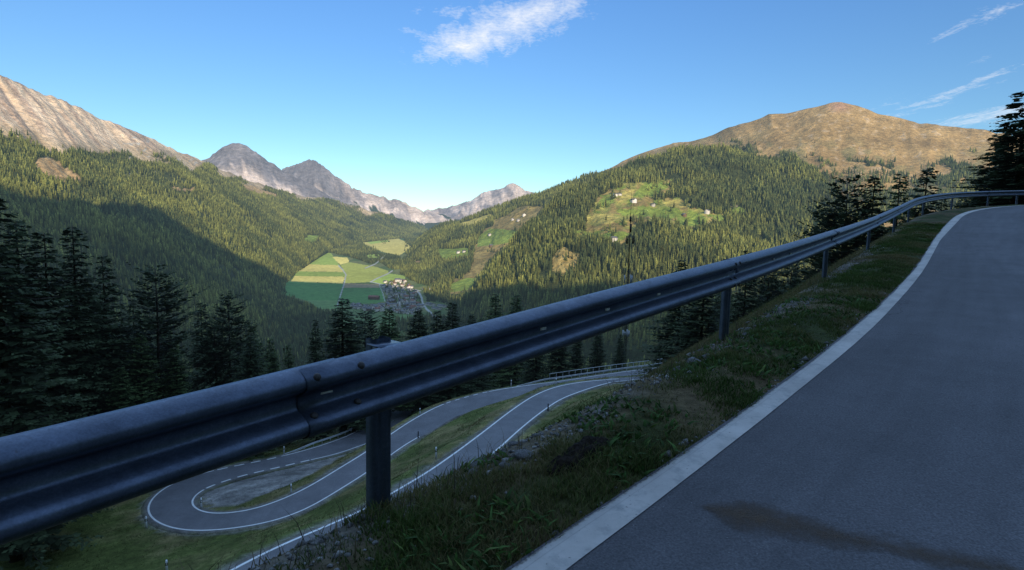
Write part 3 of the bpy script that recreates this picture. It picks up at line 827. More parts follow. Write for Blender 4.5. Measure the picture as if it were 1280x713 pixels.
# colours: mown grass, dry patches, gravel by the lanes and on the island
g1 = fbm(GX / 5, GY / 5, 4, 21); g2 = fbm(GX / 1.5, GY / 1.5, 3, 22); g3 = fbm(GX / 14, GY / 14, 3, 23)
green = np.array([0.105, 0.125, 0.036]); dry = np.array([0.20, 0.165, 0.075]); gravel = np.array([0.34, 0.32, 0.30]); ffloor = np.array([0.035, 0.04, 0.018])
wdry = smooth(-0.15, 0.45, g1 * 0.6 + g2 * 0.35 + g3 * 0.5)[..., None]
HC = green * (1 - wdry) + dry * wdry
HC = HC * (1 + 0.35 * g2[..., None])
wf = smooth(9, 22, HD) * smooth(-6, -14, HT) * smooth(60, 75, np.hypot(GX + 8, GY - 55) * np.where(GX < -8, 1.0, 0.9))
wf = np.maximum(wf, smooth(100, 140, np.hypot(GX, GY)))[..., None]
HC = HC * (1 - wf) + ffloor * wf
ISL = [(262, 612), (300, 599), (340, 590), (392, 577), (428, 569), (440, 564), (425, 572), (395, 590), (362, 606), (330, 618), (296, 632), (270, 634), (250, 630)]
wi = (in_poly(hu, hv, ISL) & (HD < 8) & (GY > 40) & (GY < 125)).astype(float)
wi = wi * smooth(-0.5, -0.1, -g2 * 0.4 - g1 * 0.2 + 0.1)
wgr = np.maximum(smooth(0.9, 0.2, HD + 0.7 * g2), wi)[..., None] * (HD < 8)[..., None]
HC = HC * (1 - wgr) + gravel * (0.8 + 0.5 * g2[..., None]) * wgr
o = mesh_np('hillside', np.stack([GX, GY, HZ], -1).reshape(-1, 3), grid_faces(len(gy), len(gx)), M['hill'], col=np.clip(HC, 0.005, 1).reshape(-1, 3), smooth_shade=True)
tag(o, 'steep grassy hillside carrying the stacked hairpin lanes', 'terrain', kind='structure')


def ground(x, y): return float(hill_z(np.array([x]), np.array([y]))[0])


# verge and bank beside the upper road
TO = np.concatenate([np.linspace(-9, -2.2, 26), np.linspace(-2.0, 0, 26)[:-1], np.linspace(0, 1, 16)])
SV = np.arange(0, S1, 0.12)
vr_rows = []
for k, t in enumerate(TO):
    if t >= 0:
        tl_ = tl(SV); off = t * tl_
        z = 0.05 * np.sin(np.pi * t) - 0.02 * t
        zz = z + 0.035 * fbm(SV * 1.7, off * 1.7 + 3, 4, 31) * (1 - t ** 6) - 0.02 * (1 - t)
    else:
        off = t + 0 * SV
        zz = -0.02 - bank_dz(SV, max(-t - 0.12, 0)) - 0.25 * np.minimum(-t, 0.12) + 0.10 * fbm(SV * 0.9, off * 0.9, 4, 31) * smooth(0.6, 3.5, -t) + 0.03 * fbm(SV * 1.7, off * 1.7 + 3, 4, 31)
    vr_rows.append(at_s(SV, off, 0) + np.stack([0 * SV, 0 * SV, zz], -1))
VR = np.stack(vr_rows, 1)
VT = np.stack([np.where(t >= 0, t * tl(SV), t) for t in TO], 1); VSS = np.repeat(SV[:, None], len(TO), 1)
v1 = fbm(VSS * 1.3, VT * 1.3, 4, 41); v2 = fbm(VSS * 5, VT * 5, 3, 42)
vg = np.array([0.05, 0.062, 0.022]); vd = np.array([0.115, 0.088, 0.05]); vgr = np.array([0.15, 0.145, 0.14]); vbank = np.array([0.12, 0.10, 0.05])
wd_ = smooth(-0.3, 0.3, v1 + 0.4 * v2 + 0.5 * smooth(0.35, -0.1, VT))[..., None]
VC = vg * (1 - wd_) + vd * wd_
wb = smooth(-0.2, -1.4, VT)[..., None]; VC = VC * (1 - wb) + (vbank * (1 + 0.5 * v1[..., None])) * wb
wg_ = (smooth(0.25, 0.02, np.abs(VT - 0.02 + 0.1 * v1)) * smooth(-0.25, 0.25, v1 + 0.3 * v2))[..., None]
VC = VC * (1 - 0.55 * wg_) + vgr * 0.55 * wg_
o = mesh_np('verge', VR.reshape(-1, 3), grid_faces(len(SV), len(TO))[:, ::-1], M['verge'], col=np.clip(VC, 0.004, 1).reshape(-1, 3), smooth_shade=True)
tag(o, 'grassy verge and falling bank between the white strip and the rail', 'ground', kind='structure')


def verge_z(s, t):
    s = np.asarray(s, float); t = np.asarray(t, float)
    a = np.where(t >= 0, t / tl(s), t)
    i = np.clip(np.searchsorted(TO, a) - 1, 0, len(TO) - 2); f = np.clip((a - TO[i]) / (TO[i + 1] - TO[i]), 0, 1)
    j = np.clip((s / 0.12).astype(int), 0, len(SV) - 2); g = np.clip(s / 0.12 - j, 0, 1)
    Z = VR[..., 2]
    return (Z[j, i] * (1 - f) + Z[j, i + 1] * f) * (1 - g) + (Z[j + 1, i] * (1 - f) + Z[j + 1, i + 1] * f) * g

# ------------------------------------------------------------------ far terrain
SC = 0.6


def cr(P, x, xs):
    """catmull-rom/hermite interpolation of rows P at parameter x with knots xs"""
    T = np.gradient(P, xs, axis=0)
    i = np.clip(np.searchsorted(xs, x, side='right') - 1, 0, len(xs) - 2)
    h = (xs[i + 1] - xs[i]); t = (x - xs[i]) / h
    sh = (len(x),) + (1,) * (P.ndim - 1)
    t = t.reshape(sh); h = h.reshape(sh)
    return (2*t**3-3*t**2+1)*P[i] + (t**3-2*t**2+t)*h*T[i] + (-2*t**3+3*t**2)*P[i+1] + (t**3-t**2)*h*T[i+1]


def loft(cols, ns, nt, amp=10.0, scale=300.0, gully=0.0, gfreq=40, seed=0, backslope=0.6, ramp=0.12, ridge_jag=0.0, sc=SC, skew=0.0):
    """cols: list of columns, each a list of (u, v, d) knots from the foot to the crest"""
    A = np.array(cols, float)
    W = unp(A[..., 0], A[..., 1], A[..., 2] * sc)                 # (C,K,3)
    px = A[..., :2]
    sx = np.concatenate([[0], np.cumsum(np.linalg.norm(np.diff(px, axis=0), axis=2).mean(1))])
    tx = np.concatenate([[0], np.cumsum(np.linalg.norm(np.diff(px, axis=1), axis=2).mean(0))])
    sv = np.linspace(0, sx[-1], ns); tv = np.linspace(0, tx[-1], nt)
    G = cr(W, sv, sx)                                             # (ns,K,3)
    G = cr(np.swapaxes(G, 0, 1), tv, tx)                          # (nt,ns,3)
    S, T = np.meshgrid(sv / sx[-1], tv / tx[-1])
    x, y = G[..., 0], G[..., 1]
    a = amp * np.minimum(1, T / ramp)
    dz = a * fbm(x / scale, y / scale, 5, seed)
    if gully:
        g = 1 - np.abs(fbm((S + skew * T) * gfreq + 0.4 * fbm(S * 9, T * 3, 2, seed + 5), T * 1.6, 4, seed + 3)) * 2
        dz = dz + gully * (g - 0.5) * smooth(0.25, 0.6, T)
    if ridge_jag:
        dz = dz + ridge_jag * fbm(S * gfreq * 1.7, S * 0 + 3.3, 4, seed + 9) * smooth(0.75, 1.0, T)
    G = G.copy(); G[..., 2] += dz
    # back of the mountain
    hdir = G[-1] - G[-4]; hdir[:, 2] = 0; rad = G[-1] * np.array([1, 1, 0]); hdir = rad / np.linalg.norm(rad, axis=1)[:, None]
    D = np.linalg.norm(rad, axis=1)[:, None]
    ext = [G[-1] + hdir * D * q + np.array([0, 0, -1.0]) * D * q * backslope for q in (0.02, 0.06, 0.15, 0.3)]
    pre = [G[0] - hdir * D * 0.02 * 0 + (G[0] - G[3]) * 0.3 + np.array([0, 0, -40.0])]
    Fu = np.vstack([np.array(pre), G, np.array(ext)])
    Tf = np.vstack([T[:1] * 0, T, np.ones((4, ns))]); Sf = np.vstack([S[:1], S, np.repeat(S[-1:], 4, 0)])
    return dict(G=G, S=S, T=T, F=Fu, Sf=Sf, Tf=Tf)


def extend(C_, n):  # repeat helper to pad coloured rows
    return np.vstack([C_[:1], C_, np.repeat(C_[-1:], 4, 0)])


FLOORY = np.array([300, 900, 1250, 1650, 2040, 2700, 3300, 4200, 5400, 6300, 8400, 9500])
FLOORZ = np.array([-262, -258, -250, -229, -204, -180, -153, -111, -78, -20, 290, 330])


def floor_z(Y): return np.interp(Y, FLOORY, FLOORZ)


left_cols = [
    [(-330, 640, 560), (-330, 330, 1300), (-330, 110, 2600), (-330, -40, 3300)],
    [(-160, 610, 600), (-160, 310, 1400), (-160, 140, 2800), (-160, 20, 3600)],
    [(0, 560, 700), (0, 300, 1700), (0, 165, 3100), (0, 97, 4000)],
    [(60, 550, 760), (60, 310, 1800), (60, 178, 3300), (60, 116, 4300)],
    [(130, 540, 850), (130, 320, 2000), (130, 198, 3700), (130, 150, 4700)],
    [(200, 510, 1000), (200, 320, 2300), (200, 212, 4300), (200, 180, 5200)],
    [(255, 480, 1200), (255, 330, 2600), (255, 230, 4700), (255, 201, 6000)],
    [(325, 425, 2000), (320, 335, 3200), (320, 256, 5500), (320, 230, 7000)],
    [(355, 368, 3200), (352, 318, 4100), (358, 262, 6500), (360, 241, 8000)],
    [(378, 338, 4200), (385, 305, 5300), (402, 266, 7800), (410, 249, 9000)],
    [(425, 308, 6300), (432, 294, 7200), (450, 272, 9400), (455, 262, 10000)],
    [(490, 299.5, 8400), (492, 294, 9200), (500, 282, 10400), (503, 275, 10900)],
    [(535, 295, 9800), (537, 293, 10300), (540, 290, 11500), (541, 289, 12000)]]
leftm = loft(left_cols, 560, 300, amp=26, scale=260, gully=12, gfreq=46, seed=50, ridge_jag=5, skew=0.42)

m1a_cols = [
    [(497, 341, 4700), (502, 328, 5400), (512, 312, 6200), (520, 303, 7000)],
    [(522, 358, 3700), (526, 330, 4700), (536, 300, 5700), (542, 287, 6600)],
    [(552, 373, 3050), (556, 335, 4100), (570, 290, 5500), (580, 274, 6300)],
    [(592, 390, 2700), (600, 335, 3800), (618, 278, 5200), (625, 259, 5900)],
    [(640, 400, 2600), (650, 335, 3700), (672, 262, 4900), (680, 241, 5600)],
    [(700, 410, 2600), (710, 330, 3700), (735, 245, 4700), (745, 220, 5400)],
    [(780, 420, 2600), (790, 330, 3700), (810, 235, 4600), (820, 205, 5300)]]
m1a = loft(m1a_cols, 330, 260, amp=20, scale=220, gully=12, gfreq=9, seed=60)

m1b_cols = [
    [(560, 396, 2450), (566, 392, 2500), (571, 389, 2600), (574, 388, 2650)],
    [(585, 404, 2200), (590, 392, 2300), (596, 374, 2550), (600, 364, 2700)],
    [(625, 415, 1950), (632, 386, 2150), (634, 340, 2700), (634, 314, 3050)],
    [(680, 425, 1750), (686, 378, 2050), (686, 305, 2800), (682, 264, 3350)],
    [(740, 430, 1650), (745, 365, 2100), (742, 275, 3000), (735, 233, 3700)],
    [(800, 440, 1550), (806, 360, 2100), (806, 260, 3150), (800, 206, 4100)],
    [(870, 445, 1500), (878, 365, 2050), (880, 260, 3150), (880, 190, 4200)],
    [(950, 450, 1480), (955, 375, 2000), (957, 270, 3100), (955, 194, 4150)],
    [(1010, 455, 1450), (1012, 385, 1950), (1014, 294, 2800), (1010, 209, 3900)],
    [(1060, 458, 1450), (1058, 400, 1850), (1056, 318, 2500), (1046, 242, 3400)],
    [(1120, 462, 1450), (1115, 415, 1750), (1105, 350, 2200), (1082, 290, 2800)],
    [(1200, 470, 1450), (1195, 430, 1700), (1180, 385, 2000), (1160, 345, 2300)]]
m1b = loft(m1b_cols, 480, 330, amp=34, scale=210, gully=26, gfreq=11, seed=70, skew=0.15)

m2_cols = [
    [(690, 330, 5200), (690, 290, 5700), (700, 262, 6300), (705, 238, 7000)],
    [(760, 320, 4900), (765, 270, 5400), (768, 232, 6100), (770, 207, 6900)],
    [(830, 310, 4500), (835, 250, 5100), (840, 205, 5900), (842, 180, 6700)],
    [(868, 305, 4300), (870, 245, 4900), (872, 200, 5700), (872, 177, 6500)],
    [(930, 300, 3900), (930, 235, 4600), (925, 185, 5400), (920, 158, 6100)],
    [(1000, 320, 3300), (1000, 245, 4100), (990, 175, 5100), (985, 138, 5900)],
    [(1050, 350, 2800), (1050, 255, 3800), (1050, 180, 4900), (1050, 130, 5800)],
    [(1110, 370, 2600), (1110, 262, 3600), (1115, 195, 4700), (1112, 148, 5700)],
    [(1180, 380, 2500), (1180, 272, 3400), (1182, 210, 4500), (1180, 157, 5600)],
    [(1260, 390, 2400), (1260, 285, 3300), (1262, 230, 4300), (1262, 168, 5500)],
    [(1350, 400, 2300), (1350, 300, 3200), (1350, 245, 4200), (1350, 195, 5300)],
    [(1500, 420, 2300), (1500, 330, 3200), (1500, 280, 4200), (1500, 240, 5200)]]
m2 = loft(m2_cols, 430, 300, amp=18, scale=300, gully=22, gfreq=13, seed=80, ridge_jag=3)

pk1 = loft([[(215, 240, 9500), (215, 220, 10000), (215, 205, 10400)], [(255, 240, 9500), (255, 214, 10200), (252, 199, 10700)], [(272, 240, 9500), (270, 205, 10300), (268, 190, 10900)], [(284, 240, 9500), (284, 203, 10300), (280, 181, 11000)],
            [(301, 243, 9500), (301, 205, 10300), (302, 180, 11000)], [(322, 250, 9500), (322, 212, 10300), (322, 192, 11000)], [(345, 256, 9500), (346, 225, 10300), (346, 209, 10900)], [(362, 262, 9500), (364, 238, 10200), (366, 221, 10800)],
            [(395, 270, 9500), (398, 252, 10100), (400, 240, 10600)], [(440, 280, 9500), (442, 268, 10100), (444, 258, 10500)]], 260, 90, amp=40, scale=500, gully=22, gfreq=14, seed=90, ridge_jag=5)
pk2 = loft([[(330, 250, 11000), (334, 232, 12000), (336, 222, 12600)], [(352, 258, 11000), (356, 226, 12200), (358, 212, 12800)], [(370, 264, 11000), (374, 222, 12200), (376, 206, 12900)], [(384, 268, 11000), (387, 220, 12200), (388, 201, 13000)],
            [(402, 272, 11000), (402, 226, 12200), (402, 209, 12900)], [(420, 277, 11000), (420, 238, 12200), (419, 222, 12800)], [(444, 282, 11000), (444, 250, 12200), (444, 236, 12800)], [(470, 286, 11000), (472, 260, 12200), (473, 246, 12800)],
            [(492, 289, 11000), (495, 266, 12200), (497, 251, 12800)], [(512, 291, 11000), (516, 274, 12200), (519, 261, 12800)], [(540, 292, 11000), (543, 280, 12200), (546, 270, 12800)], [(566, 292, 11000), (570, 283, 12200), (573, 278, 12800)]], 300, 110, amp=40, scale=520, gully=34, gfreq=22, seed=100, ridge_jag=7)
pk3 = loft([[(500, 292, 12000), (510, 275, 13500), (516, 266, 14500)], [(535, 293, 12000), (542, 272, 13500), (546, 262, 14500)], [(560, 292, 12000), (566, 268, 13500), (571, 258, 14500)], [(585, 290, 12000), (588, 262, 13500), (590, 249, 14500)],
            [(605, 288, 12000), (606, 258, 13500), (607, 240, 14500)], [(622, 286, 12000), (622, 254, 13500), (623, 237, 14500)], [(640, 284, 12000), (641, 252, 13500), (642, 231, 14500)], [(655, 282, 12000), (656, 253, 13500), (656, 239, 14500)],
            [(672, 280, 12000), (674, 256, 13500), (675, 243, 14500)], [(700, 276, 12000), (700, 250, 13500), (700, 236, 14500)], [(740, 276, 12000), (740, 256, 13500), (740, 246, 14500)]], 280, 100, amp=40, scale=600, gully=36, gfreq=16, seed=110, ridge_jag=9)

# valley floor: rows follow the distance, level set by the distance along the valley
fv = np.concatenate([np.linspace(440, 300, 330), np.linspace(299.6, 292, 60)])
fu = np.linspace(300, 800, 520)
ratio = (fv - 287.2) / 700
# distance for each row from the floor profile
Yc = np.linspace(900, 9400, 4000); rr = -floor_z(Yc) / Yc
order = np.argsort(rr)
fd = np.interp(ratio, rr[order], Yc[order])
fd = np.maximum.accumulate(fd)
FX = (fu[None, :] - CX) / F * fd[:, None]; FY = np.repeat(fd[:, None], len(fu), 1)
FZ = floor_z(FY) + fbm(FX / 200, FY / 200, 3, 120) * 2.5
FG = np.stack([FX, FY, FZ], -1)

LOFTS = dict(left=leftm, m1a=m1a, m1b=m1b, m2=m2)

# ---- colours by place
C_scree = np.array([0.80, 0.58, 0.37]); C_rock = np.array([0.20, 0.18, 0.175]); C_alp = np.array([0.36, 0.235, 0.095]); C_forest = np.array([0.045, 0.055, 0.02])
C_green = np.array([0.22, 0.275, 0.052]); C_tan = np.array([0.50, 0.41, 0.11]); C_brown = np.array([0.29, 0.215, 0.075]); C_dgreen = np.array([0.08, 0.17, 0.045])


def mixc(a, b, w): return a * (1 - w[..., None]) + b * w[..., None]


def soft_poly(u, v, poly, jit=2.0, fq=0.12, seed=0):
    ju = u + jit * fbm(u * fq, v * fq, 3, 200 + seed); jv = v + 0.7 * jit * fbm(u * fq + 40, v * fq, 3, 230 + seed)
    return in_poly(ju, jv, poly).astype(float)


def z4(poly, ox, oy, s): return [(ox + x / s, oy + y / s) for x, y in poly]


# left mountain
G = leftm['G']; u, v, d = proj(G)
tl_u = [-400, 0, 30, 60, 110, 160, 200, 230, 262, 300, 340, 380, 420, 470]
tl_v = [135, 170, 176, 187, 197, 199, 203, 209, 215, 230, 239, 247, 254, 266]
nzl = fbm(u * 0.05, v * 0.12, 4, 300)
tree_line = np.interp(u, tl_u, tl_v)
bare = smooth(3, -5, v - tree_line + 14 * nzl)
gul = fbm((leftm['S'] + 0.42 * leftm['T']) * 110 + 0.8 * nzl, leftm['T'] * 4.0, 4, 301)
rockc = mixc(np.broadcast_to(C_scree, G.shape), np.broadcast_to(np.array([0.52, 0.36, 0.24]), G.shape), smooth(-0.1, 0.25, gul + 0.2 * nzl))
rockc = mixc(rockc, np.broadcast_to(np.array([0.40, 0.30, 0.17]), G.shape), smooth(-26, -2, v - tree_line + 8 * nzl) * 0.8)
grnd = mixc(np.broadcast_to(C_forest, G.shape), np.broadcast_to(np.array([0.10, 0.11, 0.04]), G.shape), smooth(0.0, 0.4, fbm(u * 0.08, v * 0.15, 3, 302)))
LC = mixc(grnd, rockc, bare)
P1 = soft_poly(u, v, [(44, 200), (60, 196), (72, 203), (88, 214), (102, 222), (98, 228), (70, 228), (52, 222), (42, 212)], 5, 0.2)
P2 = soft_poly(u, v, [(302, 232), (314, 231), (328, 238), (346, 243), (344, 247), (322, 243), (308, 240)], 3, 0.25, 3)
P3 = soft_poly(u, v, [(212, 234), (226, 236), (244, 236), (240, 240), (214, 239)], 3, 0.3, 5)
clr = np.maximum(np.maximum(P1, P2), P3)
LC = mixc(LC, np.broadcast_to(np.array([0.46, 0.30, 0.14]), G.shape) * (1 + 0.4 * fbm(u * .3, v * .3, 3, 6)[..., None]), clr)
# thin white debris tongues below the tree line
tong = ((fbm(u * 0.10 + v * 0.1, v * 0.25, 3, 303) > 0.42) & (v - tree_line < 22) & (u > 150) & (u < 330)).astype(float)
LC = mixc(LC, np.broadcast_to(np.array([0.5, 0.46, 0.38]), G.shape), tong * 0.8)
MEAD_L = z4([(130, 383), (150, 352), (205, 356), (180, 386)], 340, 190, 3.394)
pm = soft_poly(u, v, MEAD_L, 1.5); LC = mixc(LC, np.broadcast_to(C_green * 1.2, G.shape), pm)
leftm['dens'] = (1 - bare) * (1 - clr) * (1 - 0.8 * tong) * (1 - pm)
leftm['alpha'] = bare
leftm['C'] = LC

# meadow hill (m1a)
G = m1a['G']; u, v, d = proj(G)
c2 = lambda p: z4(p, 560, 240, 5.32)
MB_ = c2([(330, 190), (400, 150), (460, 105), (640, 92), (600, 150), (560, 190), (500, 290), (320, 410), (230, 510), (140, 660), (0, 690), (-20, 650), (60, 590), (150, 530), (165, 420), (185, 360), (190, 300), (260, 235)])
MG = [c2([(275, 243), (330, 245), (480, 262), (400, 340), (300, 355), (192, 366), (200, 295)]), c2([(20, 610), (130, 570), (200, 575), (130, 655), (0, 670)]), c2([(-20, 382), (110, 372), (122, 402), (70, 435), (-20, 450)]),
      z4([(700, 412), (830, 408), (835, 440), (720, 450)], 340, 190, 3.394), [(505, 331), (516, 327), (522, 330), (512, 334)]]
MY = [c2([(60, 215), (170, 185), (280, 148), (292, 158), (200, 205), (90, 230)]), [(575, 267), (600, 258), (602, 261), (580, 271)]]
MO = [z4([(430, 365), (440, 345), (500, 340), (480, 372)], 400, 240, 3.9625), [(527, 357), (534, 345), (542, 348), (545, 356), (538, 363), (530, 364)]]
wB = soft_poly(u, v, MB_, 5.0); C1 = np.broadcast_to(C_forest, G.shape)
C1 = mixc(C1, C_brown * (1 + 0.35 * fbm(u * .25, v * .3, 4, 7)[..., None]), wB)
clr = wB.copy()
for i, p in enumerate(MG):
    w = soft_poly(u, v, p, 1.2, 0.2, i); C1 = mixc(C1, C_green * (1 + 0.25 * fbm(u * .2, v * .4, 3, 8)[..., None]), w); clr = np.maximum(clr, w)
for i, p in enumerate(MY):
    w = soft_poly(u, v, p, 1.5, 0.2, i + 9); C1 = mixc(C1, np.broadcast_to(C_tan, G.shape), w); clr = np.maximum(clr, w)
for i, p in enumerate(MO):
    w = soft_poly(u, v, p, 1.5, 0.2, i + 19); C1 = mixc(C1, np.broadcast_to(np.array([0.42, 0.26, 0.12]), G.shape), w); clr = np.maximum(clr, w)
m1a['dens'] = 1 - clr + 0.03 * wB; m1a['alpha'] = 0 * clr; m1a['C'] = C1

# near forested spur (m1b)
G = m1b['G']; u, v, d = proj(G)
c3 = lambda p: z4(p, 700, 200, 4.193)
OUT = c3([(250, 165), (330, 125), (400, 118), (590, 113), (582, 152), (490, 187), (482, 207), (620, 205), (720, 248), (780, 268), (860, 288), (862, 322), (780, 332), (700, 346), (590, 346), (480, 312), (400, 340), (372, 380), (345, 432), (240, 428), (190, 400), (60, 405), (80, 385), (140, 372), (128, 300), (150, 245), (200, 195)])
GR = [c3([(395, 170), (430, 140), (585, 118), (575, 150), (480, 185), (390, 200)]), c3([(300, 265), (350, 255), (470, 250), (560, 245), (640, 255), (650, 285), (560, 310), (480, 300), (400, 290), (320, 290)]), c3([(590, 320), (690, 265), (760, 290), (770, 322), (700, 345), (600, 342)]),
      c3([(195, 240), (230, 200), (285, 195), (270, 240), (210, 250)]), c3([(200, 400), (290, 375), (360, 380), (335, 425), (245, 425)]), c3([(800, 285), (860, 292), (858, 318), (800, 310)]), c3([(885, 262), (945, 252), (972, 292), (900, 290)])]
TN = [c3([(520, 215), (620, 207), (700, 245), (640, 252), (560, 245)]), c3([(130, 300), (250, 280), (310, 300), (260, 340), (140, 330)]), c3([(320, 180), (395, 150), (380, 200), (300, 230)])]
BR = [c2([(672, 440), (700, 410), (780, 385), (860, 430), (838, 490), (800, 570), (770, 590), (700, 510)]), c3([(0, 470), (60, 478), (100, 540), (60, 590), (0, 600)])]
wO = soft_poly(u, v, OUT, 7, 0.12); C1 = np.broadcast_to(C_forest, G.shape)
C1 = mixc(C1, C_brown * (1 + 0.4 * fbm(u * .2, v * .3, 4, 17)[..., None]), wO)
sub = fbm(u * .11, v * .2, 3, 18); C1 = mixc(C1, np.broadcast_to(np.array([0.30, 0.29, 0.075]), G.shape), wO * smooth(-0.15, 0.2, sub)); C1 = mixc(C1, np.broadcast_to(C_green * 0.9, G.shape), wO * smooth(0.18, 0.4, fbm(u * .09 + 5, v * .2, 3, 19)))
clr = wO.copy()
for i, p in enumerate(GR):
    w = soft_poly(u, v, p, 5, 0.16, i + 30); C1 = mixc(C1, C_green * (1 + 0.3 * fbm(u * .15, v * .3, 3, 28)[..., None]), w); clr = np.maximum(clr, w)
for i, p in enumerate(TN):
    w = soft_poly(u, v, p, 2.5, 0.18, i + 40); C1 = mixc(C1, np.broadcast_to(C_tan, G.shape), w * 0.8); clr = np.maximum(clr, w)
for i, p in enumerate(BR):
    w = soft_poly(u, v, p, 12, 0.10, i + 50); C1 = mixc(C1, C_brown * 1.1 * (1 + 0.5 * fbm(u * .3, v * .3, 3, 29)[..., None]), w); clr = np.maximum(clr, w)
bits = ((fbm(u * .09, v * .14, 3, 60) > 0.52) & (u > 880)).astype(float)
C1 = mixc(C1, np.broadcast_to(np.array([0.36, 0.30, 0.17]), G.shape), bits * 0.7)
wBR = np.max([soft_poly(u, v, p, 12, 0.10, i + 50) for i, p in enumerate(BR)], 0)
m1b['dens'] = (1 - clr) * (1 - 0.8 * bits) + 0.16 * wBR + 0.34 * wO * (fbm(u * .12, v * .2, 3, 61) > 0.12); m1b['alpha'] = 0 * clr; m1b['C'] = C1

# brown summit (m2)
G = m2['G']; u, v, d = proj(G)
nb = fbm(u * .05, v * .09, 4, 70); nb2 = fbm(u * .2, v * .25, 4, 71)
fl = np.interp(u, [690, 760, 830, 872, 930, 980, 1030, 1060, 1100, 1140, 1190, 1240, 1300], [250, 222, 196, 184, 186, 188, 192, 188, 198, 222, 206, 196, 205])
alp = C_alp * (1 + 0.28 * nb2[..., None] + 0.25 * nb[..., None])
alp = mixc(alp, np.broadcast_to(np.array([0.46, 0.36, 0.25]), G.shape), smooth(0.3, 0.5, nb2) * 0.45)
alp = mixc(alp, np.broadcast_to(np.array([0.22, 0.19, 0.08]), G.shape), smooth(0.0, 0.35, fbm(u * .08, v * .1, 3, 72)) * 0.7 * smooth(-30, 5, v - fl))
alp = mixc(alp, np.broadcast_to(np.array([0.38, 0.22, 0.15]), G.shape), smooth(24, 0, np.hypot(u - 1050, (v - 133) * 2)) * 0.8)
dn = smooth(0, 12, v - fl + 26 * nb) * smooth(-0.16, 0.08, fbm(u * .055 + 3, v * .16, 4, 73) + smooth(1160, 1240, u) * 0.25 + smooth(10, 40, v - fl) * 0.18 - 0.02)
dn = dn * (1 - soft_poly(u, v, [(1030, 215), (1075, 210), (1160, 208), (1165, 232), (1120, 245), (1060, 240), (1035, 232)], 8, 0.1) * 0.75)
dn = np.where(u < 880, smooth(-2, 6, v - fl + 8 * nb), dn)
C1 = mixc(alp, np.broadcast_to(C_forest * 1.3, G.shape), dn * 0.75)
m2['dens'] = dn; m2['C'] = C1; m2['alpha'] = smooth(0, -20, v - fl) * 0.12

for nm, o_, lab in (('left', leftm, 'long forested mountainside with pale scree along its crest'), ('m1a', m1a, 'forested hill with brown and green meadows behind the village'), ('m1b', m1b, 'forested spur with a hamlet meadow halfway up'), ('m2', m2, 'broad brown summit above the tree line')):
    nt_, ns_ = o_['F'].shape[:2]
    col = np.concatenate([np.clip(extend(o_['C'], 4), 0.01, 1), extend(o_['alpha'], 4)[..., None]], -1)
    uv = np.stack([o_['Sf'] + (0.42 if nm == 'left' else 0.1) * o_['Tf'] + 0.012 * fbm(o_['Sf'] * 30, o_['Tf'] * 8, 3, 77), o_['Tf']], -1).reshape(-1, 2)
    fc = grid_faces(nt_, ns_)
    ob = mesh_np('mountain', o_['F'].reshape(-1, 3), fc, M['terrain'], col=col.reshape(-1, 4), uv=uv, smooth_shade=True)
    tag(ob, lab, 'mountain', kind='structure')

for o_, lab, darkf in ((pk1, 'dark blunt peak with pale scree fan behind the long ridge', 0), (pk2, 'pointed grey peak with pale ravines', 1), (pk3, 'bare grey massif closing the end of the valley', 2)):
    G = o_['G']; u, v, d = proj(G); T = o_['T']; S = o_['S']
    gl = fbm((S + 0.12 * T) * 26, T * 3.5, 5, 130 + darkf)
    sc_ = mixc(np.broadcast_to(np.array([0.66, 0.52, 0.42]), G.shape), np.broadcast_to(np.array([0.44, 0.36, 0.31]), G.shape), smooth(-0.1, 0.3, gl))
    dk = np.broadcast_to(np.array([0.21, 0.185, 0.18]), G.shape)
    if darkf == 0: w = smooth(0.40, 0.72, T + 0.25 * gl - 0.0016 * (u - 300) * (u < 300) + 0.0)
    elif darkf == 1: w = smooth(0.42, 0.68, T + 0.25 * gl) * smooth(470, 400, u) + 0.3 * smooth(400, 470, u) * smooth(0.1, 0.3, gl)
    else: w = smooth(0.1, 0.4, gl + 0.3 * fbm(u * .1, v * .1, 3, 9)) * 0.6
    c = mixc(sc_, dk, np.clip(w, 0, 1))
    fo = smooth(0.33, 0.22, T + 0.2 * gl) if darkf != 0 else smooth(0.10, 0.0, T)
    if darkf == 1: fo = np.maximum(fo, smooth(0.55, 0.45, T + 0.45 * gl) * smooth(395, 430, u))
    c = mixc(c, np.broadcast_to(np.array([0.06, 0.075, 0.04]), G.shape), fo)
    nt_, ns_ = o_['F'].shape[:2]
    col = np.concatenate([np.clip(extend(c, 4), 0.01, 1), extend(1 - fo, 4)[..., None]], -1)
    ob = mesh_np('mountain', o_['F'].reshape(-1, 3), grid_faces(nt_, ns_), M['peak'], col=col.reshape(-1, 4), uv=np.stack([o_['Sf'], o_['Tf']], -1).reshape(-1, 2), smooth_shade=True)
    tag(ob, lab, 'mountain', kind='structure')

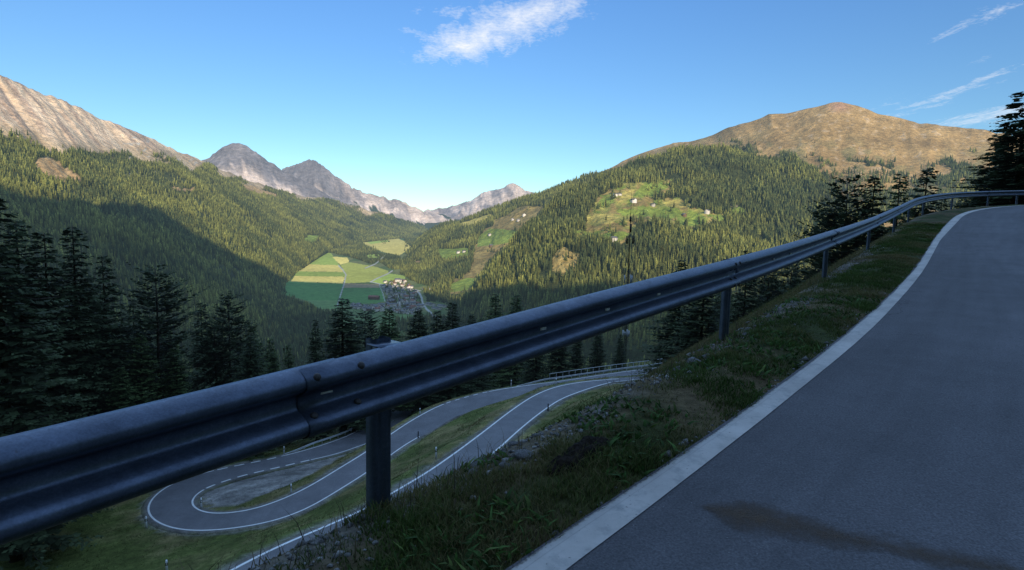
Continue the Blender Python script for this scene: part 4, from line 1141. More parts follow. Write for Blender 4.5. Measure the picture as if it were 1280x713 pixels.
# valley floor
u, v, d = proj(FG)
c1 = lambda p: z4(p, 340, 190, 3.394)
FC = np.broadcast_to(np.array([0.09, 0.13, 0.04]), FG.shape).copy()
FC = mixc(FC, np.broadcast_to(np.array([0.16, 0.17, 0.06]), FG.shape), smooth(-0.1, 0.3, fbm(u * .06, v * .25, 3, 140)))
FIELDS = [
    (c1([(360, 372), (520, 358), (600, 400), (540, 440), (470, 425), (400, 395)]), C_tan * 0.95), (c1([(380, 372), (470, 362), (500, 380), (420, 392)]), C_green * 1.3), (c1([(400, 432), (455, 430), (450, 450), (410, 450)]), C_green),
    (c1([(205, 420), (250, 430), (290, 485), (150, 482)]), C_green * 1.15), (c1([(140, 477), (282, 481), (312, 510), (106, 507)]), C_tan), (c1([(106, 507), (312, 510), (310, 530), (96, 527)]), C_green), (c1([(96, 527), (310, 530), (300, 558), (80, 550)]), C_tan * 1.05),
    (c1([(255, 445), (320, 448), (328, 468), (290, 480)]), C_tan * 1.2), (c1([(290, 482), (330, 468), (440, 488), (492, 505), (498, 518), (420, 552), (306, 558), (316, 520)]), C_green * np.array([1.35, 1.1, 1.2])), (c1([(418, 551), (500, 516), (570, 528), (560, 545), (462, 562)]), C_green * 1.25),
    (c1([(306, 558), (455, 562), (462, 576), (303, 576)]), np.array([0.26, 0.19, 0.10])), (c1([(20, 548), (301, 560), (292, 630), (150, 632), (30, 600)]), C_dgreen * 1.05), (c1([(150, 630), (292, 630), (272, 668), (200, 665)]), np.array([0.12, 0.19, 0.06])), (c1([(303, 578), (460, 577), (484, 632), (440, 642), (290, 645)]), C_dgreen),
    (c1([(275, 660), (290, 645), (440, 642), (480, 650), (480, 730), (250, 740)]), np.array([0.09, 0.13, 0.045])), (c1([(480, 690), (620, 690), (640, 760), (470, 760)]), np.array([0.11, 0.17, 0.055]))]
for i, (p, c) in enumerate(FIELDS):
    w = soft_poly(u, v, p, 0.5, 0.3, 70 + i); FC = mixc(FC, np.clip(c * 1.25, 0, .9) * (1 + 0.16 * fbm(u * .5, v * 1.2, 3, 90 + i)[..., None]), w)


def near_line(u, v, pts, wd):
    m = np.full(u.shape, 1e9)
    for (x1, y1), (x2, y2) in zip(pts[:-1], pts[1:]):
        t = np.clip(((u - x1) * (x2 - x1) + (v - y1) * (y2 - y1)) / ((x2 - x1) ** 2 + (y2 - y1) ** 2), 0, 1)
        m = np.minimum(m, np.hypot(u - x1 - t * (x2 - x1), v - y1 - t * (y2 - y1)))
    return smooth(wd, wd * 0.45, m)


TRACKS = [(c1([(282, 482), (300, 500), (314, 522), (306, 560), (290, 610), (276, 655)]), 0.9), (c1([(395, 494), (440, 475), (480, 440)]), 0.7), (c1([(418, 552), (450, 535), (490, 518), (510, 505)]), 0.9), (c1([(420, 552), (500, 570), (580, 580), (630, 590)]), 0.6), (c1([(455, 562), (470, 600), (480, 635)]), 0.6),
          (z4([(630, 180), (670, 215), (690, 260), (700, 310), (690, 330)], 440, 340, 7.925), 1.5), (z4([(700, 310), (740, 370), (800, 420), (860, 470)], 440, 340, 7.925), 1.5), (z4([(420, 170), (450, 215), (470, 270), (440, 330)], 440, 340, 7.925), 0.8), (z4([(640, 310), (580, 310), (480, 320)], 440, 340, 7.925), 0.7)]
for p, wd in TRACKS: FC = mixc(FC, np.broadcast_to(np.array([0.42, 0.40, 0.36]), FG.shape), near_line(u, v, p, wd))
o = mesh_np('valley_floor', FG.reshape(-1, 3), grid_faces(*FG.shape[:2]), M['floor'], col=np.clip(FC, 0.01, 1).reshape(-1, 3), smooth_shade=True)
tag(o, 'flat valley floor striped with green and straw coloured fields', 'field', kind='structure')
# one broad sheet of ground to the horizon under everything
gxx = np.linspace(-30000, 30000, 61); gyy = np.concatenate([np.linspace(-12000, 0, 13), FLOORY, [14000, 24000, 40000]])
XX, YY = np.meshgrid(gxx, gyy); ZZ = np.where(YY <= 0, -262, floor_z(YY)) - 45
o = mesh_np('ground', np.stack([XX, YY, ZZ], -1).reshape(-1, 3), grid_faces(len(gyy), len(gxx)), M['floor'], col=np.broadcast_to(np.array([0.07, 0.08, 0.035]), (XX.size, 3)))
tag(o, 'ground under the valley reaching out to the horizon', 'ground', kind='structure')
# forest strips on the floor
FDENS = np.zeros(FG.shape[:2])
FWOOD = [c1([(215, 425), (180, 400), (200, 360), (290, 345), (380, 352), (350, 365), (400, 395), (470, 425), (540, 440), (550, 470), (545, 500), (505, 500), (455, 470), (440, 465), (420, 478), (350, 455), (300, 440)]), c1([(450, 372), (480, 366), (500, 385), (470, 392)]), c1([(560, 360), (640, 330), (640, 420), (560, 430)]),
         z4([(700, 180), (900, 200), (1268, 250), (1268, 470), (1150, 400), (960, 340), (860, 300), (740, 300), (720, 250)], 440, 340, 7.925), c1([(520, 715), (850, 690), (900, 760), (520, 770)]), c1([(-120, 560), (20, 545), (60, 600), (120, 640), (200, 665), (250, 690), (250, 760), (-120, 760)])]
FWOOD += [[(505, 322), (528, 334), (545, 348), (566, 366), (548, 363), (530, 357), (513, 351), (500, 343), (499, 330)], [(290, 395), (350, 380), (400, 388), (425, 392), (425, 450), (290, 450)]]
for p in FWOOD: FDENS = np.maximum(FDENS, soft_poly(u, v, p, 1.5, 0.15))
for p in TRACKS: FDENS *= 1 - near_line(u, v, p[0], p[1] + 0.8)

# ------------------------------------------------------------------ find the ground under a sight line
ALLP = [np.where(True, o_['G'], 0).reshape(-1, 3) for o_ in (leftm, m1a, m1b, m2)] + [FG.reshape(-1, 3)]
ALLP = np.concatenate(ALLP)
AU, AV, AD = proj(ALLP)


def hit(u, v, rad=1.6):
    for r in (rad, rad * 2, rad * 4, 20):
        m = (np.abs(AU - u) < r) & (np.abs(AV - v) < r) & (AD > 300)
        if m.any():
            near = AD[m].min()
            q = m & (AD < near * 1.06)
            k = np.where(q)[0]
            return unp(u, v, AD[k].mean())
    return None

# ------------------------------------------------------------------ the mountain behind, whose shadow fills the valley
SHADOW = [(-60, 228), (0, 235), (40, 250), (60, 257), (100, 263), (125, 256), (160, 252), (185, 256), (210, 269), (250, 298), (300, 324), (345, 344), (370, 352), (420, 354), (480, 355.5), (510, 362), (545, 369), (580, 371), (600, 377), (640, 368), (690, 361), (740, 358), (790, 358), (850, 362), (930, 372), (1010, 385), (1100, 410)]
YB = -1300.0
rid = []
for u_, v_ in SHADOW:
    p = hit(u_, v_)
    if p is None: continue
    t = (YB - p[1]) / SUN[1]
    q = p + SUN * t
    rid.append(q)
rid = np.array(rid)
print('shadow ridge', np.round(rid, 0).tolist())
o_ = np.argsort(rid[:, 0])
rx, rzv = rid[o_, 0], rid[o_, 2]
xs = np.linspace(-5200, rx.max() + 2600, 420)
rz = np.interp(xs, rx, rzv)
ker = np.ones(5) / 5
rz = np.convolve(np.pad(rz, 2, mode='edge'), ker, 'valid')
rz = rz + 10 * fbm(xs / 90, xs * 0, 4, 150)
tt = np.linspace(0, 1, 60)
yy = -140 + (YB + 140) * tt
BX, BT = np.meshgrid(xs, tt)
base = np.interp(BX, [-5200, -800, -300, 0, 400, 1500, 8000], [-200, -90, -40, 5, 40, 120, 300])
BZ = base + (rz[None] - base) * BT ** 0.95 + 30 * fbm(BX / 160, BT * 8, 4, 151) * np.sin(np.pi * BT)
BYY = -140 + (YB + 140) * BT
Bk = np.stack([BX, BYY, BZ], -1)
bk = Bk[-1][None] + np.array([0, -1, -0.5]) * np.array([200, 900, 2500])[:, None, None]
Bk = np.vstack([Bk, bk])
bc = mixc(np.broadcast_to(C_forest, Bk.shape), np.broadcast_to(C_alp, Bk.shape), smooth(300, 700, Bk[..., 2]))
colb = np.concatenate([bc, 0 * bc[..., :1]], -1)
o = mesh_np('mountain', Bk.reshape(-1, 3), grid_faces(*Bk.shape[:2])[:, ::-1], M['terrain'], col=colb.reshape(-1, 4), uv=np.stack([BX, BT], -1)[:1].repeat(Bk.shape[0], 0).reshape(-1, 2) / 5000, smooth_shade=True)
tag(o, 'high mountain behind the road that shades the hairpins', 'mountain', kind='structure')

# ------------------------------------------------------------------ sun, sky
sun_d = bpy.data.lights.new('sun', 'SUN'); sun_d.energy = 5.0; sun_d.angle = math.radians(0.53); sun_d.color = (1.0, 0.85, 0.64)
sun = bpy.data.objects.new('sun', sun_d); COL.objects.link(sun)
sun.rotation_euler = Vector(SUN.tolist()).to_track_quat('Z', 'Y').to_euler()
world = bpy.data.worlds.new('World'); scene.world = world; world.use_nodes = True
nt = world.node_tree; nt.nodes.clear(); L = nt.links.new
out = N(nt, 'ShaderNodeOutputWorld'); bg = N(nt, 'ShaderNodeBackground'); L(bg.outputs[0], out.inputs[0])
sky = N(nt, 'ShaderNodeTexSky'); sky.sky_type = 'NISHITA'; sky.sun_disc = False; sky.sun_elevation = SUN_EL
sky.sun_rotation = math.atan2(SUN[0], SUN[1])
sky.altitude = 1800; sky.air_density = 1.0; sky.dust_density = 0.2; sky.ozone_density = 2.0
SKYS = 0.153
geo = N(nt, 'ShaderNodeNewGeometry')
tcw = N(nt, 'ShaderNodeTexCoord')
# clouds: direction projected on a flat layer overhead
sep = N(nt, 'ShaderNodeSeparateXYZ'); L(tcw.outputs['Generated'], sep.inputs[0])
zmax = N(nt, 'ShaderNodeMath', operation='MAXIMUM', i_1=0.03); L(sep.outputs[2], zmax.inputs[0])
inv = N(nt, 'ShaderNodeMath', operation='DIVIDE', i_0=1.0); L(zmax.outputs[0], inv.inputs[1])
pl = N(nt, 'ShaderNodeVectorMath', operation='SCALE'); L(tcw.outputs['Generated'], pl.inputs[0]); L(inv.outputs[0], pl.inputs['Scale'])


def layer_pt(u, v):
    r = ray(u, v); return r[:2] / max(r[2], 0.03)


total = None
CLOUDS = [  # centre px, half length px along, half height px, strength, tilt (dv/du)
    (575, 58, 56, 17, 1.0, -0.16), (625, 36, 78, 24, 1.0, -0.22), (690, 14, 60, 24, 0.85, -0.2), (560, 15, 60, 8, 0.4, 0.0), (515, 40, 34, 5, 0.45, 0.1),
    (1240, 17, 46, 10, 0.72, -0.33), (1180, 122, 60, 10, 0.68, -0.3), (1222, 76, 22, 4, 0.5, -0.25), (1115, 127, 24, 6, 0.4, -0.2), (1215, 148, 80, 8, 0.68, -0.1), (1262, 143, 45, 10, 0.6, -0.1), (1255, 90, 40, 6, 0.35, -0.3)]
nzA = N(nt, 'ShaderNodeTexNoise'); nzA.inputs['Scale'].default_value = 9.0; nzA.inputs['Detail'].default_value = 9; nzA.inputs['Roughness'].default_value = 0.62; nzA.inputs['Distortion'].default_value = 0.5
mpA = N(nt, 'ShaderNodeMapping'); mpA.inputs['Rotation'].default_value = (0, 0, 0.5); mpA.inputs['Scale'].default_value = (1.0, 0.45, 1.0); L(pl.outputs[0], mpA.inputs[0]); L(mpA.outputs[0], nzA.inputs['Vector'])
nzB = N(nt, 'ShaderNodeTexNoise'); nzB.inputs['Scale'].default_value = 42.0; nzB.inputs['Detail'].default_value = 6; nzB.inputs['Roughness'].default_value = 0.6; L(pl.outputs[0], nzB.inputs['Vector'])
for (cu, cv, hl, hh, st, ti) in CLOUDS:
    r0 = ray(cu, cv); a = ray(cu + hl, cv + ti * hl) - r0; b = ray(cu, cv - hh) - r0
    # separable gaussian-like lobe in direction space
    a_n = a / (a @ a); b_p = b - a * ((a @ b) / (a @ a)); b_n = b_p / (b_p @ b_p)
    r0n = r0 / np.linalg.norm(r0)
    k = np.linalg.norm(r0)
    def dotc(vec):
        n = N(nt, 'ShaderNodeVectorMath', operation='DOT_PRODUCT'); L(tcw.outputs['Generated'], n.inputs[0]); n.inputs[1].default_value = tuple(vec); return n.outputs['Value']
    def math_(op, x, y=None):
        n = N(nt, 'ShaderNodeMath', operation=op)
        for i, q in enumerate((x, y)):
            if q is None: continue
            if isinstance(q, (int, float)): n.inputs[i].default_value = float(q)
            else: L(q, n.inputs[i])
        return n.outputs[0]
    xa = math_('SUBTRACT', math_('MULTIPLY', dotc(a_n), k), float(a_n @ r0))
    xb = math_('SUBTRACT', math_('MULTIPLY', dotc(b_n), k), float(b_n @ r0))
    e = math_('EXPONENT', math_('MULTIPLY', math_('ADD', math_('MULTIPLY', xa, xa), math_('MULTIPLY', xb, xb)), -1.1))
    e = math_('MULTIPLY', e, st)
    total = e if total is None else math_('ADD', total, e)
nmix = math_('ADD', math_('MULTIPLY', nzA.outputs[0], 2.6), math_('MULTIPLY', nzB.outputs[0], 1.3))
dens = math_('ADD', total, math_('SUBTRACT', nmix, 2.40))
mrc = N(nt, 'ShaderNodeMapRange'); mrc.inputs[1].default_value = 0.0; mrc.inputs[2].default_value = 1.7; mrc.inputs[4].default_value = 0.95; L(dens, mrc.inputs[0])
fac = math_('MULTIPLY', mrc.outputs[0], math_('MINIMUM', math_('MULTIPLY', total, 3.0), 1.0))
hs = N(nt, 'ShaderNodeHueSaturation'); hs.inputs['Saturation'].default_value = 1.1; L(sky.outputs[0], hs.inputs['Color'])
# tint: bluer low ahead; overhead and sun side brightened to fill the shaded foreground
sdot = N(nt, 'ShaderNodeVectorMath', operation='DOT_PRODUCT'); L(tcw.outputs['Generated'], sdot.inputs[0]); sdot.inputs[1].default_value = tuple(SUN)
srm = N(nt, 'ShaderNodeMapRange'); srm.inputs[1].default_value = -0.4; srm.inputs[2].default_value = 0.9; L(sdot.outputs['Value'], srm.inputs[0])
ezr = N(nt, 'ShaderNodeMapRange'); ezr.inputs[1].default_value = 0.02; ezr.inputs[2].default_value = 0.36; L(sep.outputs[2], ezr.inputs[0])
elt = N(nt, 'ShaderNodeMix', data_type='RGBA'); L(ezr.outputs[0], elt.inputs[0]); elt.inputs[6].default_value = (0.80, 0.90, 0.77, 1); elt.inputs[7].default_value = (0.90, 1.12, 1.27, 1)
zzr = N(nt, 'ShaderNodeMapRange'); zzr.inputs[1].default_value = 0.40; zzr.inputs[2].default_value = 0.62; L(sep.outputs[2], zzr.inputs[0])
zen_fill = N(nt, 'ShaderNodeMix', data_type='RGBA'); L(zzr.outputs[0], zen_fill.inputs[0]); L(elt.outputs[2], zen_fill.inputs[6]); zen_fill.inputs[7].default_value = (8.2, 6.1, 4.6, 1)
tint = N(nt, 'ShaderNodeMix', data_type='RGBA'); L(srm.outputs[0], tint.inputs[0]); L(zen_fill.outputs[2], tint.inputs[6]); tint.inputs[7].default_value = (2.2, 1.8, 1.5, 1)
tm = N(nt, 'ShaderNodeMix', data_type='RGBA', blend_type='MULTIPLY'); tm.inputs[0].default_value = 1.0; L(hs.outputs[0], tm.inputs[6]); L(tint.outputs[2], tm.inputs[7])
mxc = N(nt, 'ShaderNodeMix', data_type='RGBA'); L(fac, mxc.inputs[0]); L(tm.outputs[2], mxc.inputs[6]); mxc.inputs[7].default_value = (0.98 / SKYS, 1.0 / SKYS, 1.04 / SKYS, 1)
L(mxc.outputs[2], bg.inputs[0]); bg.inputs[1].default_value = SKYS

# ------------------------------------------------------------------ forest on the slopes (one mass, only counted as woods)
def tree_template(tiers, n, seed):
    """ragged conifer of star-shaped skirts, unit height"""
    r = np.random.default_rng(seed)
    V = []; Fs = []; base = 0
    for i in range(tiers):
        z0 = i / tiers * 0.9; zt = min(1.0, z0 + 1.45 / tiers) if i < tiers - 1 else 1.0
        rad = 0.20 * (1 - z0) ** 0.8 * r.uniform(0.8, 1.15)
        th = np.linspace(0, 2 * np.pi, 2 * n, endpoint=False) + r.uniform(0, 3)
        rr = rad * np.where(np.arange(2 * n) % 2 == 0, r.uniform(0.85, 1.3, 2 * n), r.uniform(0.45, 0.75, 2 * n))
        zz = z0 - 0.03 * np.where(np.arange(2 * n) % 2 == 0, 1, -1.2) + r.uniform(-.015, .015, 2 * n)
        ring = np.stack([rr * np.cos(th), rr * np.sin(th), zz], -1)
        V.append(ring); V.append([[r.uniform(-.01, .01), r.uniform(-.01, .01), zt]])
        k = np.arange(2 * n)
        Fs.append(np.stack([base + k, base + (k + 1) % (2 * n), np.full(2 * n, base + 2 * n)], -1)); base += 2 * n + 1
    return np.vstack(V), np.vstack(Fs)


TPL_HI = [tree_template(6, 6, s) for s in range(6)]
TPL_LO = [tree_template(3, 4, 20 + s) for s in range(6)]
FV, FF, FCc = [], [], []; fcount = 0


def plant(P, H, W, col, tpls):
    global fcount
    n = len(P)
    which = RNG.integers(0, len(tpls), n); rot = RNG.uniform(0, 2 * np.pi, n)
    for t, (tv, tf) in enumerate(tpls):
        m = np.where(which == t)[0]
        if not len(m): continue
        c, s = np.cos(rot[m])[:, None], np.sin(rot[m])[:, None]
        x = (tv[None, :, 0] * c - tv[None, :, 1] * s) * (H[m] * W[m])[:, None]; y = (tv[None, :, 0] * s + tv[None, :, 1] * c) * (H[m] * W[m])[:, None]; z = tv[None, :, 2] * H[m][:, None]
        V = np.stack([x, y, z], -1) + P[m][:, None]
        sh = (0.58 + 0.55 * tv[:, 2])[None, :, None]  # tree colour darkened towards the foot, painted shade low in the stand
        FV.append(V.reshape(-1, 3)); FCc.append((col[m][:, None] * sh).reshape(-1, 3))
        FF.append((tf[None] + (np.arange(len(m)) * len(tv))[:, None, None] + fcount).reshape(-1, 3)); fcount += len(m) * len(tv)


SPR = np.array([0.062, 0.080, 0.030]); LAR = np.array([0.225, 0.228, 0.056])


def sow(G, dens, larch=0.4, hmin=15, hmax=23, spx=1.6, smin=6.3, clear=None):
    A = np.linalg.norm(np.cross(G[1:, :-1] - G[:-1, :-1], G[:-1, 1:] - G[:-1, :-1]), axis=-1)
    Cc = (G[1:, :-1] + G[:-1, 1:]) / 2
    u, v, d = proj(Cc)
    nrm = np.cross(G[:-1, 1:] - G[:-1, :-1], G[1:, :-1] - G[:-1, :-1]); nrm /= np.linalg.norm(nrm, axis=-1)[..., None] + 1e-9
    nrm *= np.sign(nrm[..., 2:3])
    vis = ((-Cc / np.linalg.norm(Cc, axis=-1)[..., None]) * nrm).sum(-1) > -0.12
    sp = np.maximum(smin, d / F * spx)
    gap = 1 - 0.85 * smooth(0.22, 0.42, fbm(Cc[..., 0] / 90, Cc[..., 1] / 90, 3, 411) + 0.25 * fbm(Cc[..., 0] / 30, Cc[..., 1] / 30, 2, 412))
    lam = A / sp ** 2 * gap * dens[:-1, :-1] * vis * ((u > -30) & (u < 1310) & (v < 640) & (d > 0))
    n = RNG.poisson(lam)
    idx = np.repeat(np.arange(n.size), n.ravel())
    i, j = np.unravel_index(idx, n.shape)
    a, b = RNG.random(len(idx))[:, None], RNG.random(len(idx))[:, None]
    P = G[i, j] * (1 - a) * (1 - b) + G[i + 1, j] * a * (1 - b) + G[i, j + 1] * (1 - a) * b + G[i + 1, j + 1] * a * b
    dd = d[i, j]; s_ = sp[i, j]
    H = RNG.uniform(hmin, hmax, len(P)) * RNG.choice([0.5, 0.75, 1.0, 1.15, 1.3], len(P)); H = np.maximum(H, s_ * 1.5)
    W = RNG.uniform(0.7, 1.35, len(P)) * np.maximum(1, s_ / 8) ** 0.3
    mixn = np.clip(larch + 0.9 * fbm(P[:, 0] / 160, P[:, 1] / 160, 3, 401) + RNG.normal(0, 0.3, len(P)), 0, 1)[:, None]
    col = (SPR * (1 - mixn) + LAR * mixn) * RNG.uniform(0.55, 1.4, (len(P), 1))
    P = P - np.array([0, 0, 0.6])
    if clear is not None:
        tu, tv2, _ = proj(P + np.array([0, 0, 1.0]) * (H * 0.7)[:, None])
        kp = ~(clear(tu, tv2) & (RNG.random(len(P)) > 0.12))
        P, H, W, col, dd = P[kp], H[kp], W[kp], col[kp], dd[kp]
    near = dd < 1500
    plant(P[near], H[near], W[near], col[near], TPL_HI); plant(P[~near], H[~near], W[~near], col[~near], TPL_LO)
    return len(P)


cnt = {}
cnt['left'] = sow(leftm['G'], leftm['dens'], 0.42, hmin=12, hmax=20, spx=1.4, smin=6.0)
def clear_a(u, v):
    m = in_poly(u, v, MB_)
    for p in MG + MY + MO: m |= in_poly(u, v, p)
    return m


def clear_b(u, v):
    m = in_poly(u, v, OUT)
    for p in GR: m |= in_poly(u, v, p)
    return m & (fbm(u * .15, v * .2, 3, 62) < 0.18)


def clear_f(u, v):
    m = np.zeros(u.shape, bool)
    for p, c in FIELDS[:14]: m |= in_poly(u, v, p)
    return m


cnt['m1a'] = sow(m1a['G'], m1a['dens'], 0.35, clear=lambda u, v: clear_a(u, v) | clear_f(u, v))
cnt['m1b'] = sow(m1b['G'], m1b['dens'], 0.35, clear=lambda u, v: clear_b(u, v) | in_poly(u, v, c2([(-20, 600), (150, 540), (205, 520), (130, 655), (0, 690)])))
cnt['m2'] = sow(m2['G'], m2['dens'] * 0.9, 0.25)
cnt['floor'] = sow(FG, FDENS, 0.3, hmin=10, hmax=17, clear=clear_f)
VIL0 = z4([(300, 105), (540, 80), (650, 230), (700, 330), (660, 420), (420, 415), (330, 300)], 440, 340, 7.925)
cnt['village'] = sow(FG, soft_poly(*proj(FG)[:2], VIL0, 1.0) * 0.30 + soft_poly(*proj(FG)[:2], z4([(0, 325), (320, 335), (320, 395), (0, 370)], 440, 340, 7.925), 1.0) * 0.3, 0.3, hmin=5, hmax=10)
print('far trees', cnt)

# ------------------------------------------------------------------ conifers seen one by one
def conifer(kind, seed, h=24.0):
    r = np.random.default_rng(seed)
    tr = MB(); wob = r.normal(0, 0.05, (9, 2)).cumsum(0) * 0.5
    zz = np.linspace(-1.0, h * 0.985, 9)
    pts = np.stack([wob[:, 0], wob[:, 1], zz], -1); pts[0, :2] = 0
    tr.tube(pts, np.interp(zz, [-1, 0, h], [0.34, 0.30, 0.025]), 7)
    V = []; Q = []; C_ = []
    Vn = 0
    base = {'spruce': np.array([0.058, 0.080, 0.036]), 'larch': np.array([0.085, 0.125, 0.042]), 'pine': np.array([0.055, 0.076, 0.036])}[kind]
    z = h * (0.08 if kind == 'spruce' else 0.12 if kind == 'larch' else 0.2)
    while z < h * 0.985:
        f = z / h
        if kind == 'spruce': Rm = 5.4 * (1 - f) ** 0.70 * (0.75 + 0.25 * smooth(0.0, 0.25, f)) + 0.15
        elif kind == 'larch': Rm = 5.4 * (1 - f) ** 0.75 * (0.6 + 0.4 * smooth(0.05, 0.3, f)) + 0.15
        else: Rm = 5.0 * np.sqrt(max(0.0, 1 - ((f - 0.5) / 0.52) ** 2)) * (0.75 + 0.35 * (1 - f)) + 0.35
        nb = int(r.integers(7, 10)) if f < 0.85 else 5
        a0 = r.uniform(0, 6.28)
        for b in range(nb):
            if r.random() < (0.10 if kind != 'pine' else 0.22): continue
            az = a0 + b * 2 * math.pi / nb + r.normal(0, 0.25)
            ln = Rm * r.uniform(0.5, 1.15)
            if kind != 'larch' and r.random() < 0.06: ln *= 1.25
            zb = z + r.normal(0, 0.22)
            droop = {'spruce': -0.28, 'larch': -0.12, 'pine': 0.12}[kind] + r.normal(0, 0.13) + 0.5 * max(0, f - 0.75)
            dirh = np.array([math.cos(az), math.sin(az), 0.0]); side = np.array([-math.sin(az), math.cos(az), 0.0])
            nseg = max(3, int(ln / 0.20))
            for k in range(nseg):
                t = (k + r.uniform(0.2, 0.9)) / nseg
                if t < 0.12: continue
                cpt = dirh * (ln * t) + np.array([0, 0, zb + ln * (droop * t + 0.22 * t * t * (1 if kind != 'pine' else 1.4))]) + side * r.normal(0, 0.12) * ln * 0.25
                w_ = (0.32 + 0.50 * (1 - abs(2 * t - 0.8))) * (0.66 + 0.045 * ln)
                for sgn in (-1, 1):
                    L_ = w_ * r.uniform(0.7, 1.25); ww = L_ * r.uniform(0.24, 0.40)
                    d1 = dirh * r.uniform(0.35, 0.8) + side * sgn * r.uniform(0.5, 1.0) + np.array([0, 0, r.uniform(-0.55, 0.05) if kind != 'pine' else r.uniform(-0.1, 0.6)])
                    d1 /= np.linalg.norm(d1)
                    nn = np.cross(d1, np.array([r.normal(0, .5), r.normal(0, .5), 1.0])); nn /= np.linalg.norm(nn) + 1e-9
                    V += [cpt, cpt + d1 * L_ * 0.45 + nn * ww, cpt + d1 * L_, cpt + d1 * L_ * 0.55 - nn * ww]
                    Q.append([Vn, Vn + 1, Vn + 2, Vn + 3]); Vn += 4
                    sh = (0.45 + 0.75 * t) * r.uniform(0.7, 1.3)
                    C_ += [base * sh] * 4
            # bare limb
            if f < 0.8 and r.random() < 0.5:
                tr.tube([np.array([0, 0, z]), dirh * ln * 0.5 + np.array([0, 0, z + ln * droop * .5]), dirh * ln * 0.85 + np.array([0, 0, z + ln * (droop * .85 + .15)])], [0.06 * (1 - f) + 0.02, 0.03, 0.012], 4, caps=False)
        z += (0.40 if kind == 'spruce' else 0.40 if kind == 'larch' else 0.55) * r.uniform(0.8, 1.2) * (0.75 if f > 0.8 else 1)
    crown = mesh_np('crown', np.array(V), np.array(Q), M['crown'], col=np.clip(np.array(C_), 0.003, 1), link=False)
    trunk = tr.build('trunk', M['bark'], link=False)
    return trunk, crown


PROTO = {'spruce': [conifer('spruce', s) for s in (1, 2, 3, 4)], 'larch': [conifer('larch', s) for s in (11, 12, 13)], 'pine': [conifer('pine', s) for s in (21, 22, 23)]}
KNAME = {'spruce': 'spruce_tree', 'larch': 'larch_tree', 'pine': 'pine_tree'}
protos_obj = {}
TREES = []


def tree(kind, x, y, h, wide=1.0, label=None, group=None, var=None, z=None, lean=0.0):
    k = int(var if var is not None else RNG.integers(0, len(PROTO[kind]))) % len(PROTO[kind])
    root = bpy.data.objects.new(KNAME[kind], None); root.empty_display_size = 0.5; COL.objects.link(root)
    root.location = (x, y, ground(x, y) - 0.2 if z is None else z)
    s = h / 24.0
    root.scale = (s * wide, s * wide, s); root.rotation_euler = (lean, 0, float(RNG.uniform(0, 6.28)))
    for nm, me in zip(('trunk', 'crown'), PROTO[kind][k]):
        key = (nm, kind, k)
        if key not in protos_obj:
            o = bpy.data.objects.new(nm, me); protos_obj[key] = o
        else:
            o = protos_obj[key].copy()
        COL.objects.link(o); o.parent = root
    tag(root, label, 'tree', group)
    TREES.append((x, y))
    return root


def at_top(u, v, d):
    p = unp(u, v, d); return p


